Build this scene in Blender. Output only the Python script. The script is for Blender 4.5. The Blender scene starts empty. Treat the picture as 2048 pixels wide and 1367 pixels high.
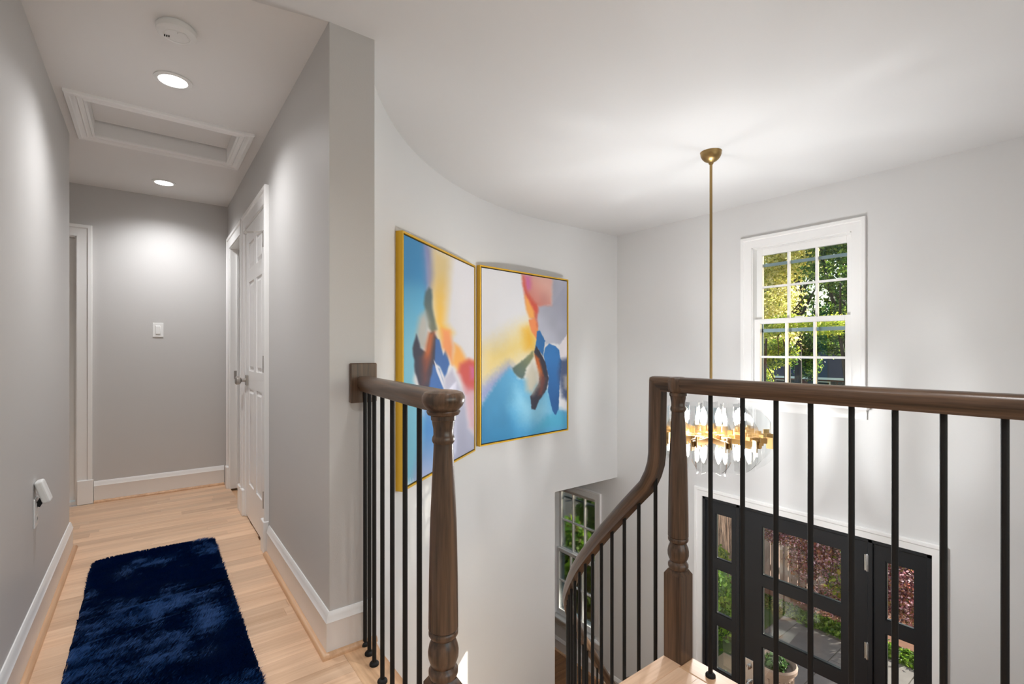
import bpy, bmesh, math, random
import numpy as np
from mathutils import Vector, Matrix
random.seed(7); rng = np.random.default_rng(7)
SC = bpy.context.scene
COL = SC.collection

# ------------------------------------------------------------------ camera
F, CX, YH, HC = 960.0, 1024.0, 702.0, 1.167
TH = math.atan(727 / 960.0)
FW = (math.sin(TH), math.cos(TH)); RT = (math.cos(TH), -math.sin(TH))
cd = bpy.data.cameras.new('camera'); cam = bpy.data.objects.new('camera', cd); COL.objects.link(cam)
cam.location = (0, 0, HC); cam.rotation_euler = (math.pi / 2, 0, -TH)
cd.sensor_fit = 'HORIZONTAL'; cd.sensor_width = 36; cd.lens = 36 * F / 2048
cd.shift_y = (YH - 683.5) / 2048; cd.clip_start = 0.02; cd.clip_end = 300
SC.camera = cam
def ray(x, y):
    t = (x - CX) / F
    return (FW[0] + t * RT[0], FW[1] + t * RT[1], -(y - YH) / F)

# ------------------------------------------------------------------ world, sun, exposure
SC.view_settings.view_transform = 'Standard'; SC.view_settings.look = 'None'
SC.view_settings.gamma = 1; SC.view_settings.use_curve_mapping = False
SC.view_settings.exposure = 0.3
SC.cycles.max_bounces = 14; SC.cycles.diffuse_bounces = 7; SC.cycles.glossy_bounces = 10
SC.cycles.transparent_max_bounces = 64; SC.cycles.sample_clamp_indirect = 6
SC.cycles.caustics_reflective = False; SC.cycles.caustics_refractive = False
W = bpy.data.worlds.new('sky'); SC.world = W; W.use_nodes = True
wn = W.node_tree.nodes; wl_ = W.node_tree.links
sky = wn.new('ShaderNodeTexSky'); sky.sky_type = 'NISHITA'; sky.sun_disc = False
sky.sun_elevation = math.radians(21); sky.sun_rotation = math.radians(113); sky.air_density = 1.2
wl_.new(sky.outputs[0], wn['Background'].inputs[0]); wn['Background'].inputs[1].default_value = 0.25
sd = bpy.data.lights.new('sun', 'SUN'); sun = bpy.data.objects.new('sun', sd); COL.objects.link(sun)
sd.energy = 12; sd.angle = math.radians(0.8); sd.color = (1, .93, .8)
sun.rotation_euler = Vector((-0.86, 0.36, -0.36)).to_track_quat('-Z', 'Y').to_euler()
def area(name, loc, target, sx, sy, watts, col=(1, 1, 1)):
    l = bpy.data.lights.new(name, 'AREA'); l.shape = 'RECTANGLE'; l.size = sx; l.size_y = sy; l.energy = watts; l.color = col
    o = bpy.data.objects.new(name, l); COL.objects.link(o); o.location = loc
    o.rotation_euler = (Vector(target) - Vector(loc)).to_track_quat('-Z', 'Y').to_euler(); return o
# added fill lamps behind the camera, standing in for daylight from the rear
area('rear_fill', (1.6, -2.02, 1.35), (1.6, 2, 1.1), 3.2, 1.3, 22, (1, .995, .985))
area('rear_fill_lower', (2.4, -2.02, -1.5), (2.2, 2, -1.3), 3.0, 1.5, 430, (.965, .985, 1))
CHAND_W, CAN_W = 18, 12.5

# ------------------------------------------------------------------ helpers
WLOC = {}
def wloc(o): return WLOC.get(o.name, Vector((0, 0, 0)))
def new_mesh(name, v, f, smooth=False, uv=None, col=None):
    me = bpy.data.meshes.new(name); me.from_pydata([tuple(p) for p in v], [], [tuple(q) for q in f]); me.update()
    if smooth:
        me.polygons.foreach_set('use_smooth', [True] * len(me.polygons))
    if uv is not None:
        u = me.uv_layers.new(name='UVMap'); li = np.empty(len(me.loops), int); me.loops.foreach_get('vertex_index', li)
        u.data.foreach_set('uv', np.asarray(uv, dtype=np.float32)[li].ravel())
    if col is not None:
        a = me.color_attributes.new('Col', 'FLOAT_COLOR', 'POINT'); c = np.ones((len(v), 4), np.float32); c[:, :3] = col
        a.data.foreach_set('color', c.ravel())
    return me
def obj(name, v, f, m, parent=None, smooth=False, uv=None, col=None, bevel=0, label=None, auto=None, seg=1):
    v = np.asarray(v, dtype=float)
    lo, hi = v.min(0), v.max(0); c = np.array([(lo[0] + hi[0]) / 2, (lo[1] + hi[1]) / 2, lo[2]])
    me = new_mesh(name, v - c, f, smooth, uv, col)
    if m is not None: me.materials.append(m)
    return link(name, me, c, parent, bevel, label, auto, seg)
def link(name, me, loc, parent=None, bevel=0, label=None, auto=None, seg=1, scale=None, rotz=0):
    o = bpy.data.objects.new(name, me); COL.objects.link(o)
    loc = Vector([float(x) for x in loc])
    if parent is not None: o.parent = parent; o.location = loc - wloc(parent)
    else: o.location = loc
    if scale: o.scale = scale
    if rotz: o.rotation_euler[2] = rotz
    WLOC[o.name] = loc
    if bevel:
        b = o.modifiers.new('bevel', 'BEVEL'); b.width = bevel; b.segments = seg; b.limit_method = 'ANGLE'; b.angle_limit = math.radians(40)
    if auto:
        for p in me.polygons: p.use_smooth = True
        try: me.set_sharp_from_angle(angle=math.radians(auto))
        except Exception: pass
    if label: o['label'] = label
    return o
def tag(o, label, cat, group=None, kind=None):
    o['label'] = label; o['category'] = cat
    if group: o['group'] = group
    if kind: o['kind'] = kind
    return o
def thing(name, loc, label, cat, group=None, kind=None):
    o = bpy.data.objects.new(name, None); COL.objects.link(o); o.location = loc; o.empty_display_size = .1
    WLOC[o.name] = Vector(loc); return tag(o, label, cat, group, kind)
class MB:
    def __init__(s): s.v = []; s.f = []; s.uv = []
    def add(s, v, f, uv=None):
        n = len(s.v); s.v += [tuple(p) for p in v]; s.f += [tuple(i + n for i in q) for q in f]
        s.uv += [tuple(q) for q in uv] if uv is not None else [(0, 0)] * len(v); return s
    def box(s, x0, x1, y0, y1, z0, z1):
        x0, x1 = min(x0, x1), max(x0, x1); y0, y1 = min(y0, y1), max(y0, y1); z0, z1 = min(z0, z1), max(z0, z1)
        v = [(x, y, z) for z in (z0, z1) for (x, y) in ((x0, y0), (x1, y0), (x1, y1), (x0, y1))]
        return s.add(v, [(3, 2, 1, 0), (4, 5, 6, 7), (0, 1, 5, 4), (1, 2, 6, 5), (2, 3, 7, 6), (3, 0, 4, 7)])
    def bar(s, a, b, w, up=(0, 0, 1), h=None):
        a, b = Vector(a), Vector(b); t = (b - a).normalized(); sd_ = t.cross(Vector(up))
        if sd_.length < 1e-4: sd_ = t.cross(Vector((1, 0, 0)))
        sd_.normalize(); u = sd_.cross(t); h = h or w
        v = [p + sd_ * i * w / 2 + u * j * h / 2 for p in (a, b) for (i, j) in ((-1, -1), (1, -1), (1, 1), (-1, 1))]
        return s.add(v, [(3, 2, 1, 0), (4, 5, 6, 7), (0, 1, 5, 4), (1, 2, 6, 5), (2, 3, 7, 6), (3, 0, 4, 7)])
    def lathe(s, prof, cx=0, cy=0, n=24, cap=True):
        v = []; f = []; uv = []; m = len(prof)
        for i in range(n):
            a = 2 * math.pi * i / n
            for (z, r) in prof: v.append((cx + r * math.cos(a), cy + r * math.sin(a), z)); uv.append((z, a * .04))
        for i in range(n):
            j = (i + 1) % n
            for k in range(m - 1):
                f.append((i * m + k, j * m + k, j * m + k + 1, i * m + k + 1))
        if cap:
            f.append(tuple(i * m for i in range(n))[::-1]); f.append(tuple(i * m + m - 1 for i in range(n)))
        return s.add(v, f, uv)
    def lathe_dir(s, prof, o, d, n=20):
        m = MB().lathe(prof, n=n); q = Vector((0, 0, 1)).rotation_difference(Vector(d)); o = Vector(o)
        return s.add([tuple(o + q @ Vector(p)) for p in m.v], m.f, m.uv)
    def tube(s, pts, r, n=8):
        return s.sweep(pts, [(r * math.cos(2 * math.pi * i / n), r * math.sin(2 * math.pi * i / n)) for i in range(n)])
    def sweep(s, pts, prof, up=(0, 0, 1), closed=False, prof_closed=True, capit=True, sides=None):
        """profile (a,b): a along side = tangent x up (right hand of travel), b along up'"""
        P = [Vector(p) for p in pts]; n = len(P); up = Vector(up); v = []; uv = []; m = len(prof); L = 0
        for i in range(n):
            if closed: t0 = P[i] - P[i - 1]; t1 = P[(i + 1) % n] - P[i]
            else: t0 = P[i] - P[i - 1] if i else P[1] - P[0]; t1 = P[i + 1] - P[i] if i < n - 1 else P[-1] - P[-2]
            t0 = t0.normalized(); t1 = t1.normalized(); t = (t0 + t1).normalized()
            if sides is not None:
                sd_ = Vector(sides[i]); k = 1.0; u = sd_.cross(t); k2 = 1 / max(.35, math.cos(t0.angle(t1) / 2)) if (t0 - t1).length > 1e-6 else 1
                ku, ks = k2, 1
            else:
                sd_ = t.cross(up)
                if sd_.length < 1e-4: sd_ = t.cross(Vector((1, 0, 0)))
                sd_.normalize(); u = sd_.cross(t)
                s0 = t0.cross(up)
                ks = 1 / max(.35, s0.normalized().dot(sd_)) if s0.length > 1e-4 else 1
                ku = 1
            if i: L += (P[i] - P[i - 1]).length
            w = 0
            for k in range(m):
                a, b = prof[k]; v.append(P[i] + sd_ * a * ks + u * b * ku)
                if k: w += math.hypot(prof[k][0] - prof[k - 1][0], prof[k][1] - prof[k - 1][1])
                uv.append((L, w))
        f = []
        for i in range(n if closed else n - 1):
            j = (i + 1) % n
            for k in range(m if prof_closed else m - 1):
                l = (k + 1) % m; f.append((i * m + k, i * m + l, j * m + l, j * m + k))
        if capit and not closed and prof_closed:
            f.append(tuple(range(m))[::-1]); f.append(tuple((n - 1) * m + k for k in range(m)))
        return s.add(v, f, uv)
    def build(s, name, m, parent=None, **k):
        return obj(name, s.v, s.f, m, parent, uv=s.uv, **k)
def grid_holes(a0, a1, b0, b1, holes):
    """rectangles left when the holes (a0,a1,b0,b1) are cut out of a rectangle"""
    A = sorted({a0, a1, *[h[0] for h in holes], *[h[1] for h in holes]}); B = sorted({b0, b1, *[h[2] for h in holes], *[h[3] for h in holes]})
    out = []
    for i in range(len(A) - 1):
        for j in range(len(B) - 1):
            ca, cb = (A[i] + A[i + 1]) / 2, (B[j] + B[j + 1]) / 2
            if not (a0 < ca < a1 and b0 < cb < b1): continue
            if any(h[0] < ca < h[1] and h[2] < cb < h[3] for h in holes): continue
            out.append((A[i], A[i + 1], B[j], B[j + 1]))
    return out

# ------------------------------------------------------------------ materials
def lin(r, g, b):
    f = lambda c: ((c / 255 + .055) / 1.055) ** 2.4 if c > 10 else c / 255 / 12.92
    return (f(r), f(g), f(b))
def mat(name, col, rough=.5, metal=0, bump=0, bscale=200, var=0, vscale=4, spec=.5, sheen=0):
    m = bpy.data.materials.new(name); m.use_nodes = True; N = m.node_tree.nodes; Lk = m.node_tree.links; p = N['Principled BSDF']
    p.inputs['Base Color'].default_value = (*col, 1); p.inputs['Roughness'].default_value = rough; p.inputs['Metallic'].default_value = metal
    p.inputs['Specular IOR Level'].default_value = spec
    if sheen: p.inputs['Sheen Weight'].default_value = sheen; p.inputs['Sheen Roughness'].default_value = .4
    tc = N.new('ShaderNodeTexCoord')
    if var:
        n = N.new('ShaderNodeTexNoise'); n.inputs['Scale'].default_value = vscale; n.inputs['Detail'].default_value = 5; Lk.new(tc.outputs['Object'], n.inputs['Vector'])
        mx = N.new('ShaderNodeMix'); mx.data_type = 'RGBA'; mx.inputs[6].default_value = (*[c * (1 - var) for c in col], 1); mx.inputs[7].default_value = (*[min(1, c * (1 + var)) for c in col], 1)
        Lk.new(n.outputs['Fac'], mx.inputs[0]); Lk.new(mx.outputs[2], p.inputs['Base Color'])
    if bump:
        n = N.new('ShaderNodeTexNoise'); n.inputs['Scale'].default_value = bscale; n.inputs['Detail'].default_value = 2; Lk.new(tc.outputs['Object'], n.inputs['Vector'])
        b = N.new('ShaderNodeBump'); b.inputs['Strength'].default_value = bump; b.inputs['Distance'].default_value = .002
        Lk.new(n.outputs['Fac'], b.inputs['Height']); Lk.new(b.outputs[0], p.inputs['Normal'])
    return m
def wood(name, dark, light, rough, axis='Z', uv=False, world=False, scale=1.0, rnd=False, contrast=(.3, .75)):
    m = bpy.data.materials.new(name); m.use_nodes = True; N = m.node_tree.nodes; Lk = m.node_tree.links; p = N['Principled BSDF']
    p.inputs['Roughness'].default_value = rough
    if uv: co = N.new('ShaderNodeTexCoord').outputs['UV']
    elif world: co = N.new('ShaderNodeNewGeometry').outputs['Position']
    else: co = N.new('ShaderNodeTexCoord').outputs['Object']
    src = co
    if rnd:
        oi = N.new('ShaderNodeObjectInfo'); ad = N.new('ShaderNodeVectorMath'); ad.operation = 'ADD'
        cb = N.new('ShaderNodeCombineXYZ'); ml = N.new('ShaderNodeMath'); ml.operation = 'MULTIPLY'; ml.inputs[1].default_value = 37
        Lk.new(oi.outputs['Random'], ml.inputs[0]); [Lk.new(ml.outputs[0], cb.inputs[i]) for i in range(3)]
        Lk.new(co, ad.inputs[0]); Lk.new(cb.outputs[0], ad.inputs[1]); src = ad.outputs[0]
    mp = N.new('ShaderNodeMapping'); s = {'X': (1.2, 26, 26), 'Y': (26, 1.2, 26), 'Z': (26, 26, 1.2)}[axis]
    if uv: s = (1.5, 30, 1)
    mp.inputs['Scale'].default_value = tuple(k * scale for k in s); Lk.new(src, mp.inputs['Vector'])
    n1 = N.new('ShaderNodeTexNoise'); n1.inputs['Scale'].default_value = 1; n1.inputs['Detail'].default_value = 6; n1.inputs['Distortion'].default_value = .6; Lk.new(mp.outputs[0], n1.inputs['Vector'])
    mp2 = N.new('ShaderNodeMapping'); mp2.inputs['Scale'].default_value = tuple(k * scale * 5 for k in s); Lk.new(src, mp2.inputs['Vector'])
    n2 = N.new('ShaderNodeTexNoise'); n2.inputs['Scale'].default_value = 1; n2.inputs['Detail'].default_value = 3; Lk.new(mp2.outputs[0], n2.inputs['Vector'])
    av = N.new('ShaderNodeMath'); av.operation = 'MULTIPLY_ADD'; av.inputs[1].default_value = .35; Lk.new(n2.outputs['Fac'], av.inputs[0])
    sc_ = N.new('ShaderNodeMath'); sc_.operation = 'MULTIPLY'; sc_.inputs[1].default_value = .65; Lk.new(n1.outputs['Fac'], sc_.inputs[0]); Lk.new(sc_.outputs[0], av.inputs[2])
    r = N.new('ShaderNodeValToRGB'); r.color_ramp.elements[0].position = contrast[0]; r.color_ramp.elements[0].color = (*dark, 1)
    r.color_ramp.elements[1].position = contrast[1]; r.color_ramp.elements[1].color = (*light, 1); Lk.new(av.outputs[0], r.inputs[0])
    out = r.outputs[0]
    if rnd:
        hs = N.new('ShaderNodeHueSaturation'); mr = N.new('ShaderNodeMapRange'); mr.inputs['To Min'].default_value = .86; mr.inputs['To Max'].default_value = 1.1
        Lk.new(oi.outputs['Random'], mr.inputs['Value']); Lk.new(mr.outputs[0], hs.inputs['Value']); Lk.new(out, hs.inputs['Color']); out = hs.outputs[0]
    Lk.new(out, p.inputs['Base Color'])
    b = N.new('ShaderNodeBump'); b.inputs['Strength'].default_value = .25; b.inputs['Distance'].default_value = .001; Lk.new(av.outputs[0], b.inputs['Height']); Lk.new(b.outputs[0], p.inputs['Normal'])
    return m
def glassmat(name, tint=(1, 1, 1), refl=1.0, ior=1.45):
    m = bpy.data.materials.new(name); m.use_nodes = True; N = m.node_tree.nodes; Lk = m.node_tree.links
    N.remove(N['Principled BSDF']); t = N.new('ShaderNodeBsdfTransparent'); t.inputs[0].default_value = (*tint, 1)
    g = N.new('ShaderNodeBsdfGlossy'); g.inputs['Roughness'].default_value = .02
    fr = N.new('ShaderNodeFresnel'); fr.inputs[0].default_value = ior; mu = N.new('ShaderNodeMath'); mu.operation = 'MULTIPLY'; mu.inputs[1].default_value = refl
    mx = N.new('ShaderNodeMixShader'); Lk.new(fr.outputs[0], mu.inputs[0]); Lk.new(mu.outputs[0], mx.inputs[0]); Lk.new(t.outputs[0], mx.inputs[1]); Lk.new(g.outputs[0], mx.inputs[2])
    Lk.new(mx.outputs[0], N['Material Output'].inputs[0]); return m
def emis(name, col, s):
    m = bpy.data.materials.new(name); m.use_nodes = True; N = m.node_tree.nodes; p = N['Principled BSDF']
    p.inputs['Base Color'].default_value = (.8, .8, .8, 1); p.inputs['Emission Color'].default_value = (*col, 1); p.inputs['Emission Strength'].default_value = s; return m
def leafmat(name, trans=.6):
    m = bpy.data.materials.new(name); m.use_nodes = True; N = m.node_tree.nodes; Lk = m.node_tree.links; p = N['Principled BSDF']
    a = N.new('ShaderNodeVertexColor'); a.layer_name = 'Col'; Lk.new(a.outputs[0], p.inputs['Base Color']); p.inputs['Roughness'].default_value = .5
    t = N.new('ShaderNodeBsdfTranslucent'); Lk.new(a.outputs[0], t.inputs[0]); mx = N.new('ShaderNodeMixShader'); mx.inputs[0].default_value = trans
    Lk.new(p.outputs[0], mx.inputs[1]); Lk.new(t.outputs[0], mx.inputs[2]); Lk.new(mx.outputs[0], N['Material Output'].inputs[0]); return m
def colmat(name, rough=.6, bump=0, bscale=600, sheen=0):
    m = mat(name, (.5, .5, .5), rough, bump=bump, bscale=bscale, sheen=sheen); N = m.node_tree.nodes
    a = N.new('ShaderNodeVertexColor'); a.layer_name = 'Col'; m.node_tree.links.new(a.outputs[0], N['Principled BSDF'].inputs['Base Color']); return m

M = {}
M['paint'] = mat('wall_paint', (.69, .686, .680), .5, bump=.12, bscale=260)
M['paint_h'] = mat('wall_paint_darker', (.56, .55, .54), .5, bump=.12, bscale=260)  # hall walls get a darker base tone than the stairwell walls
M['paint_ceil'] = mat('ceiling_paint', (.67, .668, .665), .8, bump=.08, bscale=200)
M['paint_hall'] = mat('ceiling_paint_lighter', (.80, .79, .78), .8, bump=.08, bscale=200)  # hall ceiling gets a lighter base tone than the stairwell ceiling
M['trim'] = mat('trim_paint', (.86, .855, .845), .3)
M['white'] = mat('white_plastic', (.8, .8, .79), .35)
M['nickel'] = mat('satin_nickel', (.45, .42, .39), .3, 1)
M['chrome'] = mat('chrome', (.7, .7, .7), .25, 1)
M['brass'] = mat('brushed_brass', (.66, .45, .20), .36, 1)
M['bronze'] = mat('antique_brass', (.36, .24, .10), .38, 1)
M['iron'] = mat('black_iron', (.008, .0075, .007), .6, bump=.3, bscale=500, spec=.3)
M['blackdoor'] = mat('black_door_paint', (.010, .012, .015), .42, bump=.08, bscale=400)
M['dark'] = mat('dark_gap', (.01, .01, .01), .8)
M['walnut'] = wood('stained_oak', lin(50, 37, 28), lin(112, 86, 66), .3, 'Z', contrast=(.36, .66))
M['walnut_uv'] = wood('stained_oak_rail', lin(50, 37, 28), lin(112, 86, 66), .3, uv=True, contrast=(.36, .66))
M['oak'] = wood('natural_oak_floor', lin(206, 166, 132), lin(244, 210, 178), .36, 'X', world=True, rnd=True, scale=.8)
M['oak_s'] = wood('natural_oak_trim', lin(190, 146, 110), lin(232, 192, 152), .4, 'Y', world=True, scale=.8)
M['oak_dn'] = wood('lower_oak_floor', lin(120, 84, 56), lin(170, 124, 86), .4, 'X', world=True, rnd=True, scale=.8)
M['glass'] = glassmat('window_glass', (.97, .99, .985), .9)
M['crystal'] = glassmat('chandelier_glass', (.99, .995, .995), .6, 1.5)
M['gold'] = mat('gold_frame', (.74, .44, .035), .38, .35)
M['canvas'] = colmat('printed_canvas', .55, bump=.2, bscale=900)
M['rugbase'] = mat('navy_backing', (.006, .012, .03), .9)
M['pile'] = colmat('navy_pile', .7); M['pile'].node_tree.nodes['Principled BSDF'].inputs['Specular IOR Level'].default_value = .12
M['leaf'] = leafmat('leaves')
M['bark'] = wood('bark', lin(66, 48, 42), lin(200, 164, 146), .9, 'Z', scale=2.2, contrast=(.40, .62))
M['darkbark'] = mat('dark_bark', lin(60, 50, 44), .9, bump=1, bscale=22, var=.4, vscale=10)
M['fence'] = wood('weathered_fence', lin(140, 116, 108), lin(206, 182, 172), .8, 'Z', rnd=True, scale=.5)
M['lawn'] = mat('lawn', lin(70, 92, 40), .9, bump=1, bscale=60, var=.4, vscale=8)
M['mulch'] = mat('mulch', lin(120, 78, 58), .95, bump=1, bscale=50, var=.5, vscale=20)
M['paver'] = mat('paver_stone', lin(112, 106, 104), .75, bump=.5, bscale=30, var=.3, vscale=5)
M['concrete'] = mat('concrete', lin(150, 130, 110), .85, bump=.5, bscale=90, var=.15, vscale=3)
M['asphalt'] = mat('driveway', lin(120, 118, 112), .9, bump=.5, bscale=60, var=.2, vscale=1.5)
M['urn'] = mat('urn_stone', lin(132, 112, 102), .8, bump=.4, bscale=60, var=.2, vscale=6)
M['roof'] = mat('roof_shingle', lin(52, 50, 60), .9, bump=.6, bscale=8, var=.2, vscale=3)
M['brickred'] = mat('house_brick', lin(120, 78, 66), .9, bump=.5, bscale=20, var=.2, vscale=4)
M['joint'] = mat('sand_joint', lin(84, 78, 72), .95)
M['jade'] = mat('pale_green_glaze', lin(150, 190, 150), .4)

ZL, ZG, ZC = -2.6, -2.85, 2.44         # lower floor, ground outside, ceiling
XF, YN = 4.125, 3.525                  # front wall, straight part of the curved wall
WX, WY, WR = 3.2, .773, 2.752          # axis and radius of the curved wall

# ------------------------------------------------------------------ shell
def st(o, label, cat): return tag(o, label, cat, kind='structure')
# front wall with its openings
WIN = (1.30, 2.045, .77, 2.055); DIN = (3.84, 4.56, -2.16, -.545); DOOR = (.845, 2.505, ZL, -.172)
m = MB()
for (a, b, c, d) in grid_holes(-1.9, 6.6, ZL - .25, ZC, [WIN, DIN, DOOR]): m.box(XF, XF + .15, a, b, c, d)
st(m.build('wall_front', M['paint']), 'tall greige wall with the window and the black front door', 'wall')
# curved wall
m = MB(); n = 64; prof = []
a0 = math.radians(173); a1 = math.radians(90)
pts = [(WX + WR * math.cos(a0 + (a1 - a0) * i / n), WY + WR * math.sin(a0 + (a1 - a0) * i / n)) for i in range(n + 1)]
# upper part (beside the end of the hall wall) starts where the hall wall ends
ptsU = [p for p in pts if p[1] > 1.90]; ptsU.insert(0, (.735, 1.902))
def shell(pl, z0, z1, t=.11):
    v = []; f = []
    for i, p in enumerate(pl):
        dx, dy = p[0] - WX, p[1] - WY; L = math.hypot(dx, dy); q = (p[0] + dx / L * t, p[1] + dy / L * t)
        v += [(p[0], p[1], z0), (p[0], p[1], z1), (q[0], q[1], z1), (q[0], q[1], z0)]
    for i in range(len(pl) - 1):
        for k in range(4): f.append((4 * i + k, 4 * i + (k + 1) % 4, 4 * i + 4 + (k + 1) % 4, 4 * i + 4 + k))
    f.append((3, 2, 1, 0)); k = 4 * (len(pl) - 1); f.append((k, k + 1, k + 2, k + 3)); return v, f
m.add(*shell(ptsU, -.25, ZC)); m.add(*shell(pts, ZL, -.25))
m.box(3.2, 3.165 + .0, YN, YN + .11, ZL, ZC)
m.box(3.199, XF, YN, YN + .11, -.224, ZC)
o = m.build('wall_curved', M['paint'], auto=25); st(o, 'curved greige stair wall with two abstract paintings, open below at right', 'wall')
# hall walls
m = MB(); D2O = (4.07, 4.70, 0, 2.045); D1O = (3.15, 3.86, 0, 2.045)
for (a, b, c, d) in grid_holes(1.90, 5.02, 0, ZC, [D2O, D1O]): m.box(.556, .676, a, b, c, d)
m.box(.676, .735, 1.90, 2.02, 0, ZC)
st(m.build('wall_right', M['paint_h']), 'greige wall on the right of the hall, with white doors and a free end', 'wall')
m = MB(); m.box(-.49, -.37, -1.9, 3.81, ZL, ZC)
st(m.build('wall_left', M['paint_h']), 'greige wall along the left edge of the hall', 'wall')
m = MB(); m.box(-1.7, -.49, 3.69, 3.81, ZL, ZC); m.box(-1.82, -1.7, 3.69, 5.02, 0, ZC)
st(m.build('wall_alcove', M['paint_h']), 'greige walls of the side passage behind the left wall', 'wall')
FDO = (-1.19, -.43, 0, 2.045); m = MB()
for (a, b, c, d) in grid_holes(-1.82, .676, 0, ZC, [FDO]): m.box(a, b, 4.9, 5.02, c, d)
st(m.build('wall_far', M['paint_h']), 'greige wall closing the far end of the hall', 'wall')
# rear wall with a window added behind the camera for fill light, dining room, upper room behind door 2
m = MB()
for (a, b, c, d) in grid_holes(-.49, XF + .15, ZL - .2, ZC, [(.0, 3.2, .7, 2.0)]): m.box(a, b, -1.95, -1.8, c, d)
st(m.build('wall_rear', M['paint']), 'greige wall behind the landing with a wide opening added for fill light', 'wall')
m = MB(); m.box(1.3, 1.42, 3.62, 6.6, ZL, -.1); m.box(1.3, XF, 6.5, 6.6, ZL, -.1)
st(m.build('wall_dining', M['paint']), 'greige walls of the room below, behind the curved wall', 'wall')
m = MB(); m.box(1.3, XF, 3.53 + .11, 6.6, -.16, -.10); st(m.build('ceiling_dining', M['paint_ceil']), 'white ceiling of the lower room seen through the opening', 'ceiling')
m = MB(); m.box(.676, 2.2, 5.02, 5.1, 0, ZC); m.box(2.1, 2.2, 3.7, 5.02, 0, ZC); m.box(.676, 2.1, 3.72, 3.8, 0, ZC); m.box(.735, 2.1, 3.8, 5.02, -.02, -.001)
st(m.build('wall_bedroom', M['paint']), 'pale walls of the room behind the open hall door', 'wall')
# ceilings
HB = [(.556 - .926 * i / 12, 1.903 + .066 * math.sin(math.pi * i / 12)) for i in range(13)]
poly = [(-.49, -1.95), (XF + .15, -1.95), (XF + .15, YN + .1), (.62, YN + .1), (.62, 1.903)] + HB + [(-.49, 1.903)]
def prism(poly, z0, z1):
    n = len(poly); v = [(x, y, z0) for x, y in poly] + [(x, y, z1) for x, y in poly]
    f = [tuple(range(n))[::-1], tuple(range(n, 2 * n))] + [(i, (i + 1) % n, n + (i + 1) % n, n + i) for i in range(n)]; return v, f
def prism_obj(name, poly, z0, z1, m, **k):
    o = obj(name, *prism(poly, z0, z1), m, **k); bm = bmesh.new(); bm.from_mesh(o.data); bmesh.ops.triangulate(bm, faces=[f for f in bm.faces if len(f.verts) > 4])
    bmesh.ops.recalc_face_normals(bm, faces=bm.faces); bm.to_mesh(o.data); bm.free(); return o
st(prism_obj('ceiling_foyer', poly, ZC - .004, ZC + .2, M['paint_ceil']), 'flat white ceiling over the stairwell', 'ceiling')
HATCH = (-.255, .42, 3.235, 3.735); m = MB()
for (a, b, c, d) in grid_holes(-1.82, .676, 1.90, 5.02, [HATCH]): m.box(a, b, c, d, ZC, ZC + .12)
st(m.build('ceiling_hall', M['paint_hall']), 'flat ceiling of the hall with two round lights', 'ceiling')
m = MB(); m.box(-1.9, XF + .15, 1.9, 6.7, ZC + .20, ZC + .26); st(m.build('ceiling_attic', M['paint_ceil']), 'attic deck above the ceilings', 'ceiling')

# ------------------------------------------------------------------ floors
m = MB(); m.box(-1.82, .735, 1.12, 5.02, -.25, -.02); m.box(-.49, 1.60, -1.95, 1.10, -.25, -.02)
fl = st(m.build('floor', M['oak_s']), 'natural light oak strip floor of the hall and landing', 'floor')
PW = .078
def plank_mesh(w):
    c = .0009; v = [(-.5, -w / 2, 0), (.5, -w / 2, 0), (.5, w / 2, 0), (-.5, w / 2, 0), (-.5, -w / 2, .019), (.5, -w / 2, .019), (.5, w / 2, .019), (-.5, w / 2, .019),
        (-.4985, -w / 2 + c, .02), (.4985, -w / 2 + c, .02), (.4985, w / 2 - c, .02), (-.4985, w / 2 - c, .02)]
    f = [(0, 1, 5, 4), (1, 2, 6, 5), (2, 3, 7, 6), (3, 0, 4, 7), (4, 5, 9, 8), (5, 6, 10, 9), (6, 7, 11, 10), (7, 4, 8, 11), (8, 9, 10, 11)]
    return new_mesh('plank', v, f)
pm = plank_mesh(PW); pm.materials.append(M['oak'])
def lay(parent, x0, x1, y0, y1, ztop, mesh, w=PW, lens=(.35, 1.0)):
    y = y0 + w / 2
    while y < y1:
        x = x0 - random.random() * .5
        while x < x1:
            L = random.uniform(*lens); a, b = max(x, x0), min(x + L, x1)
            if b - a > .03: link('plank', mesh, ((a + b) / 2, y, ztop - .02), parent, scale=(b - a, 1, 1))
            x += L
        y += w
YS = 1.902 + 24 * PW; lay(fl, -.37, .556, 1.902, YS - .01, 0, pm); lay(fl, -1.69, .556, YS, 4.9, 0, pm)
lay(fl, -.37, .60, 1.122, 1.902, 0, pm); lay(fl, -.37, 1.565, .342, 1.044, 0, pm)
m = MB(); m.box(-.37, 1.565, -1.8, .342, -.02, 0); m.build('landing_boards', M['oak'], fl)
nos = [(0, 0), (0, -.02), (-.005, -.028), (-.095, -.028), (-.095, 0)]
m = MB(); m.box(-.37, 1.66, 1.044, 1.122, -.022, 0); m.build('edge_board', M['oak'], fl, bevel=.006, seg=3)
m = MB(); m.box(1.565, 1.655, -1.8, 1.044, -.022, 0); m.build('edge_board', M['oak_s'], fl, bevel=.006, seg=3)
m = MB(); e = [(.60, 1.122), (.715, 1.122), (.70, 1.35), (.70, 1.6), (.715, 1.75), (.735, 1.902), (.60, 1.902)]
o = prism_obj('edge_board', e, -.022, 0, M['oak_s'], parent=fl)
m = MB(); m.box(-.37, 1.63, 1.075, 1.098, -.27, -.022); m.box(1.61, 1.632, -1.8, 1.098, -.27, -.022); m.build('fascia', M['trim'], fl)
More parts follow.
